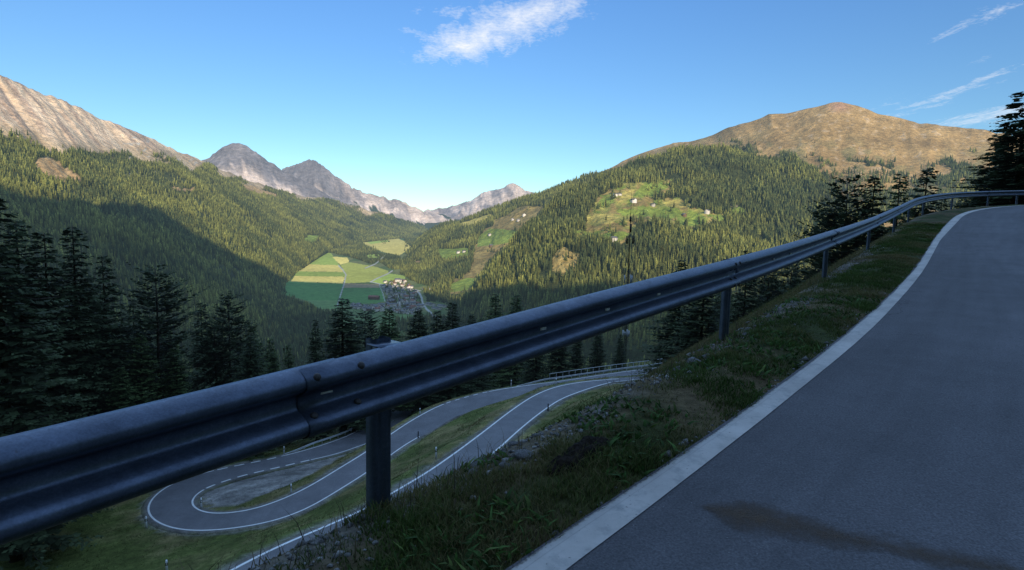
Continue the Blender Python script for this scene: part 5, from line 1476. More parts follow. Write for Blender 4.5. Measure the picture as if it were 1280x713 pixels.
# (u, v of the top, distance, kind, width, label)
HERO = [
    (-10, 232, 56, 'spruce', 1.2, 'tall spruce cut by the frame edge, its long drooping boughs nearly black'),
    (20, 268, 68, 'spruce', 1.15, 'dark spruce with ragged boughs beside the tallest one at the frame edge'),
    (52, 284, 70, 'spruce', 1.2, 'broad dark spruce with a pale bare stem showing through'),
    (90, 276, 74, 'spruce', 1.15, 'tall dark spruce with a blunt crown between two slimmer ones'),
    (130, 314, 80, 'spruce', 1.1, 'slender dark spruce with a narrow pointed tip'),
    (194, 332, 84, 'pine', 1.15, 'dark pine with a flat bushy top, standing clear of its neighbours'),
    (165, 372, 96, 'spruce', 1.1, 'spruce filling the gap behind the flat-topped pine'),
    (30, 340, 72, 'spruce', 1.2, 'very dark spruce low among the tall ones at the frame edge'),
    (110, 352, 84, 'spruce', 1.15, 'dark spruce filling the gap between the blunt and the narrow one'),
    (91, 404, 76, 'larch', 1.1, 'young bluish larch in front of the dark spruces'),
    (175, 414, 80, 'larch', 1.1, 'bright green young larch with a rounded crown under the flat-topped pine'),
    (218, 428, 84, 'larch', 1.0, 'small soft green larch next to the bright one'),
    (150, 455, 76, 'larch', 1.1, 'low yellowish green larch half hidden behind the rail'),
    (40, 440, 76, 'larch', 1.1, 'dusky young larch low at the frame edge behind the rail'),
    (252, 374, 100, 'spruce', 1.1, 'slim spruce just beside the round-crowned pine'),
    (286, 367, 102, 'pine', 1.1, 'round-crowned dark pine rising above its slim neighbour'),
    (315, 402, 106, 'larch', 1.1, 'pale grey green larch at the edge of the dark group'),
    (268, 400, 98, 'pine', 1.0, 'bushy dark pine tucked in front of the round-crowned one'),
    (338, 420, 112, 'larch', 1.0, 'low rounded larch at the very end of the dark group'),
    (394, 398, 104, 'spruce', 0.55, 'thin half bare spruce beside the big broad one above the post'),
    (429, 371, 108, 'spruce', 1.25, 'big broad spruce rising above the rail just before the post head'),
    (457, 388, 120, 'pine', 0.9, 'small dark pine between the broad spruce and the post head'),
    (486, 383, 116, 'larch', 1.05, 'greyish larch standing right behind the post head'),
    (523, 384, 120, 'spruce', 1.1, 'dense dark spruce in front of the village houses'),
    (547, 386, 128, 'spruce', 0.9, 'narrow spruce before the long village sheds'),
    (566, 375, 126, 'spruce', 0.95, 'sharply pointed spruce topping the row along the rail'),
    (590, 391, 136, 'spruce', 0.9, 'short dark spruce at the end of the row in front of the village'),
    (619, 365, 168, 'larch', 0.95, 'hazy light green larch pyramid beyond the row'),
    (646, 367, 176, 'larch', 1.0, 'second hazy larch pyramid, just above the rail'),
    (602, 396, 150, 'larch', 0.9, 'low light larch below the two hazy pyramids'),
    (672, 396, 150, 'spruce', 1.0, 'spruce whose lower boughs show under the rail above the far bend'),
    (700, 398, 142, 'spruce', 1.1, 'bushy spruce beneath the rail over the railed bend'),
    (722, 412, 146, 'spruce', 0.9, 'dark spruce seen only under the rail, behind the picket rail'),
    (748, 408, 148, 'spruce', 0.85, 'dark spruce under the rail with a gap of light beside it'),
    (776, 416, 150, 'spruce', 0.75, 'small free standing spruce under the rail near the mast foot'),
    (826, 425, 160, 'spruce', 0.7, 'small spruce beside the little lit meadow'),
    (853, 322, 70, 'spruce', 1.0, 'dark spruce whose tip just clears the rail'),
    (880, 338, 60, 'spruce', 1.1, 'black spruce filling the gap beside the guardrail post'),
    (935, 309, 78, 'spruce', 0.8, 'spruce tip standing over the rail against the sunny slope'),
    (962, 330, 84, 'pine', 0.9, 'thin leafed pine under the rail with sunny forest showing through'),
    (990, 326, 80, 'pine', 0.85, 'open pine under the rail before the third post'),
    (1038, 250, 60, 'pine', 0.95, 'bushy round pine at the end of the group by the bend'),
    (1062, 221, 56, 'pine', 1.0, 'tall bushy pine first in the group by the bend'),
    (1094, 213, 54, 'spruce', 0.95, 'dark spruce with a leaning tip in the group by the bend'),
    (1128, 214, 60, 'larch', 1.05, 'softer green larch in the middle of the group by the bend'),
    (1161, 203, 52, 'spruce', 1.0, 'dark spruce with a spiky forked crown over the rail bend'),
    (1180, 236, 64, 'spruce', 0.8, 'low dark spruce just past the forked one'),
    (1205, 238, 62, 'spruce', 0.7, 'low spruce half hidden behind the rail bend'),
    (1300, 150, 41, 'spruce', 1.4, 'dense dark spruce mostly outside the frame behind the huge one'),
    (1270, 150, 43, 'spruce', 1.3, 'dense dark spruce filling the gap under the huge one'),
    (1283, 108, 38, 'spruce', 1.5, 'huge dark spruce overhanging the road bend, cut by the frame edge'),
    (1252, 172, 44, 'spruce', 1.3, 'dark spruce leaning out from under the huge one'),
    (1236, 214, 46, 'spruce', 1.2, 'shorter dark spruce in front of the huge one')]
for (u_, v_, d_, kind, wd, lab) in HERO:
    p = unp(u_, v_, d_)
    g = ground(p[0], p[1])
    h = p[2] - g
    if h < 5 or h > 40: print('hero', u_, v_, d_, kind, 'h', round(h, 1), 'ground', round(g, 1))
    if 385 < u_ < 660: wd *= 1.5
    elif 660 <= u_ < 1000: wd *= 1.25
    tree(kind, p[0], p[1], float(np.clip(h, 4, 42)), wd * float(np.clip(24 / h, 0.8, 1.5)) ** 0.5 * 1.08, lab, z=float(min(g, p[2] - 4)) - 0.2)

# the dark wall of trees between and behind them
for k in range(26):
    u_ = float(RNG.uniform(-30, 330)); d_ = float(RNG.uniform(88, 128))
    v_ = float(np.interp(u_, [-30, 60, 130, 200, 250, 300, 340], [300, 318, 350, 395, 405, 405, 430]) + RNG.uniform(0, 55))
    p = unp(u_, v_, d_); g = ground(p[0], p[1]); h = p[2] - g
    if h < 9 or any((p[0] - x) ** 2 + (p[1] - y) ** 2 < 3.2 ** 2 for x, y in TREES): continue
    kd = str(RNG.choice(['spruce', 'spruce', 'larch', 'pine']))
    tree(kd, p[0], p[1], float(min(h, 34)), float(np.clip(24 / h, 0.8, 1.4)) ** 0.5 * 1.15, {'spruce': 'dark spruce', 'larch': 'pale green larch', 'pine': 'bushy pine'}[kd] + ' crowded into the dark stand beyond the hairpin', {'spruce': 'dark spruce', 'larch': 'pale green larch', 'pine': 'bushy pine'}[kd] + ' trees of the dark stand', z=g - 0.2)

# forest on the near hillside, individually; envelope keeps the view open
cx = RNG.uniform(-330, 330, 16000); cy = RNG.uniform(20, 620, 16000)
cz, cd, ct, cs = hill_z(cx, cy, True)
cu, cv, cdp = proj(np.stack([cx, cy, cz], -1))
ok = (cd > 9) & (ct < -12) & (cu > -40) & (cu < 1320) & (cdp > 10)
ok &= ~((np.hypot(cx + 8, cy - 60) < 58) & (cx > -48)) | (cy > 118)
# nothing between the eye and the lanes
LANES = [(160, 640), (180, 600), (260, 585), (360, 556), (460, 520), (560, 480), (640, 470), (830, 440), (860, 470), (700, 560), (560, 640), (300, 730), (-20, 730), (-20, 660), (100, 640)]
env = np.interp(cu, [-40, 0, 60, 120, 180, 240, 300, 350, 400, 440, 560, 600, 650, 700, 760, 840, 900, 1000, 1060, 1200, 1320], [300, 300, 330, 350, 385, 400, 400, 430, 420, 412, 408, 402, 392, 400, 415, 415, 350, 340, 260, 246, 240])
order = np.argsort(cdp)
chosen = []; cells = {}
for i in order:
    if not ok[i]: continue
    p = np.array([cx[i], cy[i]])
    h = float(RNG.uniform(15, 26)); kind = RNG.choice(['spruce', 'spruce', 'spruce', 'larch', 'larch', 'pine'])
    tu, tv_, _ = proj(np.array([cx[i], cy[i], cz[i] + h]))
    if tv_ < env[i]:
        # shorter tree if it still fits
        h2 = h * (cv[i] - env[i]) / max(cv[i] - tv_, 1e-3)
        if h2 < 7: continue
        h = h2
        tu, tv_, _ = proj(np.array([cx[i], cy[i], cz[i] + h]))
    tst = [(cu[i] * (1 - f) + tu * f, cv[i] * (1 - f) + tv_ * f) for f in (0, 0.3, 0.6, 0.9)]
    if any(in_poly(np.array(a), np.array(b), LANES) for a, b in tst): continue
    if any((p[0] - x) ** 2 + (p[1] - y) ** 2 < 4.5 ** 2 for x, y in TREES): continue
    if any((p[0] - x) ** 2 + (p[1] - y) ** 2 < 5.2 ** 2 for x, y, *_ in chosen): continue
    chosen.append((p[0], p[1], h, kind, cdp[i], tu, float(cz[i])))
print('near hillside trees', len(chosen), 'hero', len(HERO))
chosen.sort(key=lambda q: -q[2] / q[4])
WORDS = {'spruce': 'dark spruce', 'larch': 'pale green larch', 'pine': 'bushy pine'}
cap_kind = {'spruce': 150, 'larch': 90, 'pine': 50}
rest = []
for q in chosen:
    kind = q[3]
    if cap_kind[kind] <= 0: rest.append(q); continue
    cap_kind[kind] -= 1
    u_ = q[5]
    zone = 'in the shaded wood under the sunlit mountainside' if u_ < 380 else 'in the shaded wood between the lanes and the village' if u_ < 840 else 'in the wood below the guardrail bend'
    tree(kind, q[0], q[1], q[2], float(RNG.uniform(0.85, 1.15)), '%s %s' % (WORDS[kind], zone), '%s %s' % (WORDS[kind] + ' trees', zone), z=q[6] - 0.2)
if rest:
    R_ = np.array([(q[0], q[1], q[6]) for q in rest]); Hh = np.array([q[2] for q in rest])
    plant(R_, Hh, RNG.uniform(0.8, 1.2, len(R_)), np.array([SPR if q[3] != 'larch' else LAR * 0.7 for q in rest]) * RNG.uniform(0.7, 1.2, (len(R_), 1)), TPL_HI)
# further down the near slope
hx, hy = np.meshgrid(np.linspace(-900, 1000, 300), np.linspace(200, 1500, 220))
hz = hill_z(hx, hy)
HG = np.stack([hx, hy, hz], -1)
du_, dv_, dd_ = proj(HG + np.array([0, 0, 20.0]))
dens = ((dv_ > np.interp(du_, [-40, 0, 60, 120, 180, 240, 300, 350, 400, 440, 560, 600, 650, 700, 760, 840, 900, 1000, 1060, 1200, 1320], [300, 300, 330, 350, 385, 400, 400, 430, 420, 412, 408, 402, 392, 400, 415, 415, 350, 340, 260, 246, 240])) & (np.hypot(hx, hy) > 420)).astype(float)
dens *= 1 - soft_poly(*proj(HG)[:2], [(780, 440), (800, 436), (826, 448), (824, 456), (800, 455), (782, 450)], 2)
cnt['hill'] = sow(HG, dens, 0.3)
print('hill far trees', cnt['hill'], 'verts', fcount)
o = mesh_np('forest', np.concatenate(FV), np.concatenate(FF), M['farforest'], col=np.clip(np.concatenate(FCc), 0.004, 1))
tag(o, 'conifer forest covering the slopes round the valley', 'forest', kind='stuff')

# ------------------------------------------------------------------ guardrails
WPROF = np.array([(0.004, 0.005), (0.012, 0.0), (0.03, 0.003), (0.055, 0.014), (0.074, 0.027), (0.084, 0.042), (0.085, 0.056), (0.080, 0.069), (0.064, 0.082), (0.036, 0.095), (0.016, 0.104), (0.007, 0.114), (0.006, 0.135),
                  (0.007, 0.156), (0.016, 0.166), (0.036, 0.175), (0.064, 0.188), (0.080, 0.201), (0.085, 0.214), (0.084, 0.228), (0.074, 0.243), (0.055, 0.256), (0.03, 0.267), (0.012, 0.270), (0.004, 0.266)])


def frames(P):
    T = np.gradient(P, axis=0); T /= np.linalg.norm(T, axis=1)[:, None]
    Nn = np.stack([T[:, 1], -T[:, 0], 0 * T[:, 0]], 1); Nn /= np.linalg.norm(Nn, axis=1)[:, None]
    U = np.cross(Nn, T); U *= np.sign(U[:, 2:3])
    return T, Nn, U


def beam(P, side=1.0, prof=WPROF, k=1.0, push=0.0, thick=0.003):
    """w-beam swept along its top edge P"""
    T, Nn, U = frames(P); Nn = Nn * side
    pr = np.vstack([prof, (prof + np.array([-thick, 0]))[::-1]]) * k
    m = len(pr)
    V = P[:, None] + Nn[:, None] * (pr[None, :, 0:1] + push) - U[:, None] * pr[None, :, 1:2]
    n = len(P)
    i = np.arange(n - 1)[:, None] * m + np.arange(m)[None]; j = np.arange(n - 1)[:, None] * m + (np.arange(m)[None] + 1) % m
    f = np.stack([i, j, j + m, i + m], -1).reshape(-1, 4)
    if side > 0: f = f[:, ::-1]
    h = len(prof); e = [[q, q + 1, m - 2 - q, m - 1 - q] for q in range(h - 1)]
    f = np.vstack([f, np.array(e), np.array(e)[:, ::-1] + (n - 1) * m])
    return V.reshape(-1, 3), f


RU, RVv, RDp = proj(RP)
front = RDp > 0.5
def s_of_u(u): return float(np.interp(u, RU[front], RS[front]))
def rp(s): return np.array([np.interp(s, RS, RP[:, i]) for i in range(3)])
def rt_(s): return np.array([np.interp(s, RS, RT[:, i]) for i in range(3)])
def rn(s): return np.array([np.interp(s, RS, RN[:, i]) for i in range(3)])


gr = empty('guardrail', tuple(at_s(s_of_u(472), -0.12)))
tag(gr, 'big galvanised steel guardrail sweeping up along the verge of the upper road', 'guardrail')
GI = np.array(gr.location)
joints = [s_of_u(u_) for u_ in (365, 906, 1039, 1094, 1122, 1138, 1157, 1188, 1234, 1279)]
bounds = [0.3] + joints + [RS[-1] - 0.4]
for i in range(len(bounds) - 1):
    a, b = bounds[i], bounds[i + 1] + (0.16 if i < len(bounds) - 2 else 0)
    ss = np.linspace(a, b, max(4, int((b - a) / 0.12)))
    P = np.stack([np.interp(ss, RS, RP[:, k]) for k in range(3)], -1)
    V, f = beam(P, push=0.007 if i % 2 else 0.0)
    V = V + np.array([0, 0, -0.002]) * (i % 2)
    o = mesh_np('rail_beam', V - GI, f, M['steel'], smooth_shade=True, parent=gr)


def on_beam(s, h, lift=0.0):
    a = np.interp(h, WPROF[2:-2, 1], WPROF[2:-2, 0])
    i = np.clip(np.searchsorted(WPROF[:, 1][2:-2], h) + 2, 3, len(WPROF) - 3)
    tg = WPROF[i + 1] - WPROF[i - 1]; tg /= np.linalg.norm(tg)
    nl = np.array([tg[1], -tg[0]])          # (out, down) normal away from the steel
    if nl[0] < 0: nl = -nl
    p = rp(s) + rn(s) * (a + 0.004 + nl[0] * lift) + np.array([0, 0, -1.0]) * (h + nl[1] * lift)
    nrm = rn(s) * nl[0] + np.array([0, 0, -1.0]) * nl[1]
    t = rt_(s); up = np.cross(nrm, t)
    return p, np.stack([t, up, nrm], 1)


def bolt_mesh():
    m = MB()
    th = np.linspace(0, 2 * np.pi, 12, endpoint=False)
    rings = [(0.015, 0.0), (0.0155, 0.003), (0.012, 0.008), (0.006, 0.0105)]
    V = [[r_ * math.cos(t), r_ * math.sin(t), z_] for r_, z_ in rings for t in th] + [[0, 0, 0.011]]
    f4 = [[k * 12 + q, k * 12 + (q + 1) % 12, (k + 1) * 12 + (q + 1) % 12, (k + 1) * 12 + q] for k in range(3) for q in range(12)]
    f3 = [[36 + q, 36 + (q + 1) % 12, 48] for q in range(12)]
    m.add(V, f4, f3); return m.build('bolt', M['bolt'], link=False, smooth_shade=True)


BOLT = bolt_mesh()
def put(name, me, p, R_, parent, inv):
    o = bpy.data.objects.new(name, me); COL.objects.link(o); o.parent = parent
    m = Matrix.Identity(4)
    for r_ in range(3):
        for c_ in range(3): m[r_][c_] = float(R_[r_][c_])
        m[r_][3] = float(p[r_] - inv[r_])
    o.matrix_local = m
    return o


for k_, sj in enumerate(joints[:4]):
    for ds in (0.035, 0.14) if k_ else (0.045, 0.235):
        for h in (0.040, 0.092, 0.180, 0.228) if k_ else (0.034, 0.184):
            p, R_ = on_beam(sj + ds, h); put('bolt', BOLT, p, R_, gr, GI)
# slots in the beam trough; reflector plates stand in for brightness seen through
mm = MB(); mm.box((0, 0, 0), (0.05, 0.016, 0.004)); SLOT = mm.build('reflector', M['reflector'], link=False)
for (u_, h_) in ((405, 0.126), (677, 0.132), (758, 0.134), (822, 0.134), (967, 0.135), (988, 0.135)):
    p, R_ = on_beam(s_of_u(u_), h_, 0.003)
    o = put('reflector', SLOT, p, R_, gr, GI)
    if u_ < 420: o.scale = (1, 0.5, 1)


def post_mesh():
    """c-shaped steel post, 1 m of it showing"""
    m = MB(); w, d_, t = 0.088, 0.06, 0.006; h = 1.55
    prof = np.array([(-w / 2, -d_ / 2), (w / 2, -d_ / 2), (w / 2, d_ / 2), (w / 2 - 0.022, d_ / 2), (w / 2 - 0.022, d_ / 2 - t), (w / 2 - t, d_ / 2 - t), (w / 2 - t, -d_ / 2 + t), (-w / 2 + t, -d_ / 2 + t), (-w / 2 + t, d_ / 2 - t), (-w / 2 + 0.022, d_ / 2 - t), (-w / 2 + 0.022, d_ / 2), (-w / 2, d_ / 2)])
    # the web faces the road; a shallow groove is rolled down its middle
    face = np.array([(-w / 2, -d_ / 2), (-0.018, -d_ / 2), (-0.010, -d_ / 2 + 0.008), (0.010, -d_ / 2 + 0.008), (0.018, -d_ / 2), (w / 2, -d_ / 2)])
    prof = np.vstack([face, prof[2:7], [(0.012, -d_ / 2 + 0.008 + t), (-0.012, -d_ / 2 + 0.008 + t)], prof[7:]])
    n = len(prof)
    zz = [0, h]
    V = [[x, y, z_] for z_ in zz for x, y in prof]
    f = [[q, (q + 1) % n, (q + 1) % n + n, q + n] for q in range(n)]
    m.add(V, f)
    # top edge as strips between outer and inner outline
    return m


pm_ = post_mesh()
POST = pm_.build('post', M['steel'], link=False)
sm = MB(); sm.box((0, 0, 0), (0.09, 0.07, 0.10)); sm.box((0, 0.0, 0.052), (0.13, 0.10, 0.006)); SPACER = sm.build('spacer', M['steel'], link=False)
POSTS_U = [-140, 472, 906, 1031, 1085, 1117, 1135, 1153, 1189, 1234, 1270]
for u_ in POSTS_U:
    s_ = s_of_u(u_)
    if u_ > 0:
        for _ in range(12):
            pu = proj(rp(s_) + rn(s_) * -0.085 - np.array([0, 0, 0.45]))[0]
            s_ += float(np.clip((u_ + 1 - pu) / max(1.0, (s_of_u(u_ + 4) - s_of_u(u_ - 4)) and 8 / (s_of_u(u_ + 4) - s_of_u(u_ - 4))), -0.3, 0.3)) * 0.8
    t = rt_(s_); n = rn(s_)
    R_ = np.stack([t, -n, np.array([0, 0, 1.0])], 1)
    top = rp(s_) + n * -0.085
    put('post', POST, top - np.array([0, 0, 1.55 + (0.03 if u_ != 472 else -0.012)]), R_, gr, GI)
    put('spacer', SPACER, rp(s_) + n * -0.028 - np.array([0, 0, 0.06 if u_ == 472 else 0.11]), R_, gr, GI)

# low guardrails beside the hairpin lanes
def smooth_path(P, step): return resample(P, step=step)


def offset_path(P, inward, off):
    D = np.gradient(P, axis=0); D[:, 2] = 0; D /= np.linalg.norm(D, axis=1)[:, None]
    nn = np.stack([D[:, 1], -D[:, 0], 0 * D[:, 0]], 1); sg = np.sign((nn * (inward - P)).sum(1)); nn *= sg[:, None]
    return P - nn * off, sg[len(sg) // 2]


def low_rail(P, side, label, h=0.75, ramp=True, name='guardrail', gap=2.0):
    Q = resample(P, step=0.5)
    S = np.concatenate([[0], np.cumsum(np.linalg.norm(np.diff(Q, axis=0), axis=1))])
    lift = np.full(len(Q), h)
    if ramp: lift = h * smooth(-0.5, 7.0, S) * 0.95 + 0.03
    Q = Q + np.stack([0 * lift, 0 * lift, lift], 1)
    root = empty(name, tuple(P[0])); tag(root, label, 'guardrail'); o0 = np.array(P[0])
    V, f = beam(Q, side, k=1.25)
    mesh_np('rail_beam', V - o0, f, M['galv'], smooth_shade=True, parent=root)
    n_ = int(S[-1] / gap)
    mb = MB(); mb.box((0, 0, -0.15), (0.1, 0.06, 1.0)); me = mb.build('post', M['galv'], link=False)
    for k in range(1, n_ + 1):
        p = np.array([np.interp(k * gap, S, Q[:, i]) for i in range(3)])
        if np.interp(k * gap, S, lift) < 0.4: continue
        o = bpy.data.objects.new('post', me); COL.objects.link(o); o.parent = root; o.location = tuple(p - o0 - np.array([0, 0, 0.4]))
    return root


M['galv'] = plain_mat('weathered_zinc', (0.54, 0.56, 0.58), 0.55, metal=0.25, var=0.12, nscale=1.2)
i0 = np.argmin(np.abs(us[:turn] - 648))
Pp, sg = offset_path(sL[:i0 + 1], sR[:i0 + 1], 0.55)
Pp = Pp[::-1]
boo, _ = offset_path(bo[-26:], bi[-26:], 0.55)
Pp = np.vstack([Pp, boo[::-1][1:]])
low_rail(Pp, sg if False else 1.0, 'pale steel guardrail with a ramped end along the outer bend below the spruces')
# tube railing behind it
Q = resample(offset_path(sL[:i0 + 1], sR[:i0 + 1], 1.7)[0][::-1], step=0.75)[10:]
rr_ = empty('railing', tuple(Q[0])); tag(rr_, 'thin tube railing with many short posts just behind the pale guardrail', 'railing')
mb = MB(); mb.tube(Q + np.array([0, 0, 1.25]) - Q[0], 0.06, 6); mb.build('handrail', M['galv'], rr_)
mb = MB(); mb.tube(np.array([[0, 0, -0.6], [0, 0, 1.25]]), 0.035, 6); RPST = mb.build('post', M['galv'], link=False)
for q in Q[::2]:
    o = bpy.data.objects.new('post', RPST); COL.objects.link(o); o.parent = rr_; o.location = tuple(q - Q[0])
j0 = turnR + np.argmin(np.abs(ur[turnR:] - 358)); 
Pp, sg = offset_path(sR[j0:], sL[j0:], 0.6)
low_rail(Pp, 1.0, 'low steel guardrail on the far side of the gravel island lane')

# ------------------------------------------------------------------ delineators
def hill_hit(u, v, lo=20, hi=260):
    r = ray(u, v); dd = np.geomspace(lo, hi, 900)
    P = r[None] * dd[:, None]
    f = P[:, 2] - hill_z(P[:, 0], P[:, 1])
    c = np.where((f[:-1] > 0) & (f[1:] <= 0))[0]
    j = c[0] if len(c) else int(np.abs(f).argmin())
    return P[j]


def delin_parts():
    m = MB(); w = 0.075
    tri = np.array([(-w, -0.045), (w, -0.045), (0.045, 0.05), (-0.045, 0.05)])
    def prism(z0, z1, k0, k1, slant=0.0):
        q = MB(); V = [[x * k0, y * k0, z0] for x, y in tri] + [[x * k1, y * k1, z1 + slant * (y > 0)] for x, y in tri]
        q.add(V, [[0, 3, 2, 1], [4, 5, 6, 7], [0, 1, 5, 4], [1, 2, 6, 5], [2, 3, 7, 6], [3, 0, 4, 7]]); return q
    return prism(-0.3, 1.05, 1.15, 0.95, 0.08).build('body', M['white'], link=False), prism(0.66, 0.90, 1.10, 1.04).build('band', M['black'], link=False), prism(0.72, 0.84, 0.6, 0.6).build('reflector', M['reflector'], link=False)


DB, DBAND, DREF = delin_parts()
DEL = [(545, 573, 1.0, 0, 'white marker post with black band between the two lowest lanes, in tufted grass'), (183, 660, 1.1, 0, 'white marker post outside the tight end of the hairpin'), (251.7, 636, 1.1, 0, 'white marker post at the tip of the gravel island'), (364, 617, 1.0, 0, 'white marker post on the grass edge of the gravel island'),
       (355, 567.5, 1.0, 0, 'white marker post at the low end of the far guardrail'), (639, 483.5, 1.05, 0, 'white marker post just before the ramped guardrail end'), (695, 481.6, 1.0, 0, 'white marker post in front of the ramped guardrail'), (525, 518.5, 0.9, 0, 'small white marker post beside the dashed white line'),
       (208.6, 716, 1.0, 0, 'white marker post low in the mown grass below the hairpin'), (685, 514, 0.9, 1, 'dark marker post on the bank side of the middle lane'), (522.7, 548, 0.9, 1, 'dark marker post where the lowest lane passes the tufted grass')]
for (u_, v_, sc_, dark, lab) in DEL:
    p = hill_hit(u_, v_)
    r = empty('marker_post', tuple(p + np.array([0, 0, -0.03]))); r.scale = (sc_ * 1.35, sc_ * 1.35, sc_ * 1.15)
    r.rotation_euler = (0, 0, math.atan2(p[0], p[1]) * -1)
    tag(r, lab, 'marker post', 'marker posts along the hairpin lanes')
    if dark:
        o = bpy.data.objects.new('body', DB.copy()); o.data.materials.clear(); o.data.materials.append(M['mast'])
    else: o = bpy.data.objects.new('body', DB)
    COL.objects.link(o); o.parent = r
    if not dark:
        o = bpy.data.objects.new('band', DBAND); COL.objects.link(o); o.parent = r
        o2 = bpy.data.objects.new('reflector', DREF); COL.objects.link(o2); o2.parent = r; o2.location = (0, -0.035, 0)

# ------------------------------------------------------------------ antenna mast
ptop = unp(791.5, 238, 150.0); gx_, gy_ = ptop[0] - 0.4, ptop[1]
mz = ground(gx_, gy_); Hm = ptop[2] - mz
mast = empty('antenna_mast', (gx_, gy_, mz)); tag(mast, 'slim dark antenna mast rising above the guardrail against the sunny slope', 'mast')
mb = MB()
hl = Hm * 0.60
for k in range(3):
    a = k * 2.094 + 0.4
    mb.tube(np.array([[0.42 * math.cos(a), 0.42 * math.sin(a), -1], [0.20 * math.cos(a), 0.20 * math.sin(a), hl]]), 0.075, 6)
nb = int(hl / 0.8)
for k in range(nb):
    z0, z1 = k * hl / nb, (k + 1) * hl / nb
    for q in range(3):
        a, b = q * 2.094 + 0.4, (q + 1) * 2.094 + 0.4
        if k % 2: a, b = b, a
        r0_, r1_ = 0.42 - 0.22 * z0 / hl, 0.42 - 0.22 * z1 / hl
        mb.tube(np.array([[r0_ * math.cos(a), r0_ * math.sin(a), z0], [r1_ * math.cos(b), r1_ * math.sin(b), z1]]), 0.03, 4, caps=False)
mb.build('lattice', M['mast'], mast)
mb = MB(); mb.tube(np.array([[0, 0, hl - 1], [0, 0, hl + 0.16 * Hm], [0, 0, Hm * 0.9], [0, 0, Hm]]), [0.16, 0.13, 0.06, 0.03], 8); mb.build('pole', M['mast'], mast)


def mz_at(v): return ray(790, v)[2] / ray(790, v)[1] * gy_ - mz


def panel(x, y, z, w, h, mat, nm='antenna'):
    m_ = MB(); m_.box((0, 0, 0), (w, 0.22, h)); m_.box((0, 0.18, h * 0.3), (0.06, 0.2, 0.06)); m_.box((0, 0.18, -h * 0.3), (0.06, 0.2, 0.06))
    o = m_.build(nm, mat, mast); o.location = (x, y, z); return o


for v_, items in ((300, [(-0.85, 0.30, 2.2), (0.75, 0.30, 2.2), (1.1, 0.26, 1.8), (-0.5, 0.2, 2.2)]), (349, [(-1.0, 0.34, 2.2), (0.95, 0.32, 2.0), (0.6, 0.3, 2.4)]), (417, [(-0.8, 0.4, 1.8), (0.75, 0.45, 1.6), (0.3, 0.4, 2.2), (-0.3, 0.3, 1.0)])):
    z_ = mz_at(v_)
    if z_ < 1.5: continue
    mb = MB(); mb.tube(np.array([[-1.1, 0, z_], [1.2, 0, z_]]), 0.05, 6); mb.build('crossarm', M['mast'], mast)
    for (x_, w_, h_) in items: panel(x_, -0.35, z_, w_, h_, M['panel'] if v_ > 310 else M['mast'])
mb = MB(); mb.tube(np.array([[0, 0, mz_at(274) - 0.7], [0, 0, mz_at(274) + 0.7]]), 0.26, 8); mb.build('antenna', M['mast'], mast)
mb = MB(); mb.tube(np.array([[0.15, 0, mz_at(285) - 1.2], [0.15, 0, mz_at(285) + 1.0]]), 0.3, 8); mb.build('antenna', M['mast'], mast)

# ------------------------------------------------------------------ houses
def house_parts(w, l, hw, rh, wallm, roofm, over=0.7):
    m = MB(); x, y = w / 2, l / 2
    V = [[-x, -y, -3], [x, -y, -3], [x, y, -3], [-x, y, -3], [-x, -y, hw], [x, -y, hw], [x, y, hw], [-x, y, hw], [0, -y, hw + rh], [0, y, hw + rh]]
    m.add(V, [[0, 1, 5, 4], [1, 2, 6, 5], [2, 3, 7, 6], [3, 0, 4, 7]], [[4, 5, 8], [6, 7, 9]])
    wl = m.build('wall', wallm, link=False)
    m = MB(); k = rh / x; ox = x + over; oz = hw - over * k; t = 0.35
    V = [[-ox, -y - over, oz], [0, -y - over, hw + rh + 0.05], [ox, -y - over, oz], [-ox, y + over, oz], [0, y + over, hw + rh + 0.05], [ox, y + over, oz]]
    V = V + [[a, b, c + t] for a, b, c in V]
    m.add(V, [[0, 3, 4, 1], [1, 4, 5, 2], [6, 7, 10, 9], [7, 8, 11, 10], [0, 6, 9, 3], [2, 5, 11, 8], [0, 1, 7, 6], [1, 2, 8, 7], [3, 9, 10, 4], [4, 10, 11, 5]])
    m.box((x * 0.4, y * 0.3, hw + rh * 0.7 + 0.6), (0.9, 0.9, 2.0))
    rf = m.build('roof', roofm, link=False)
    return wl, rf


HV = [house_parts(10, 12, 6.0, 2.6, M['plaster'], M['roofgrey']), house_parts(11, 14, 6.4, 3.0, M['plaster'], M['roofred']), house_parts(9, 11, 5.5, 2.6, M['plaster'], M['roofgrey']), house_parts(12, 16, 7.5, 3.4, M['plaster'], M['roofgrey']), house_parts(9, 13, 5.0, 3.2, M['timber'], M['roofgrey']), house_parts(12, 24, 5.0, 3.4, M['timber'], M['roofred']), house_parts(18, 34, 6.0, 2.0, M['plaster'], M['roofgrey'])]


def house(var, p, rz, label, group=None, s=1.0, name='house', cat='house'):
    r = empty(name, tuple(p), rz); r.scale = (s, s, s)
    for nm, me in zip(('wall', 'roof'), HV[var]):
        o = bpy.data.objects.new(nm, me); COL.objects.link(o); o.parent = r
    tag(r, label, cat, group); return r


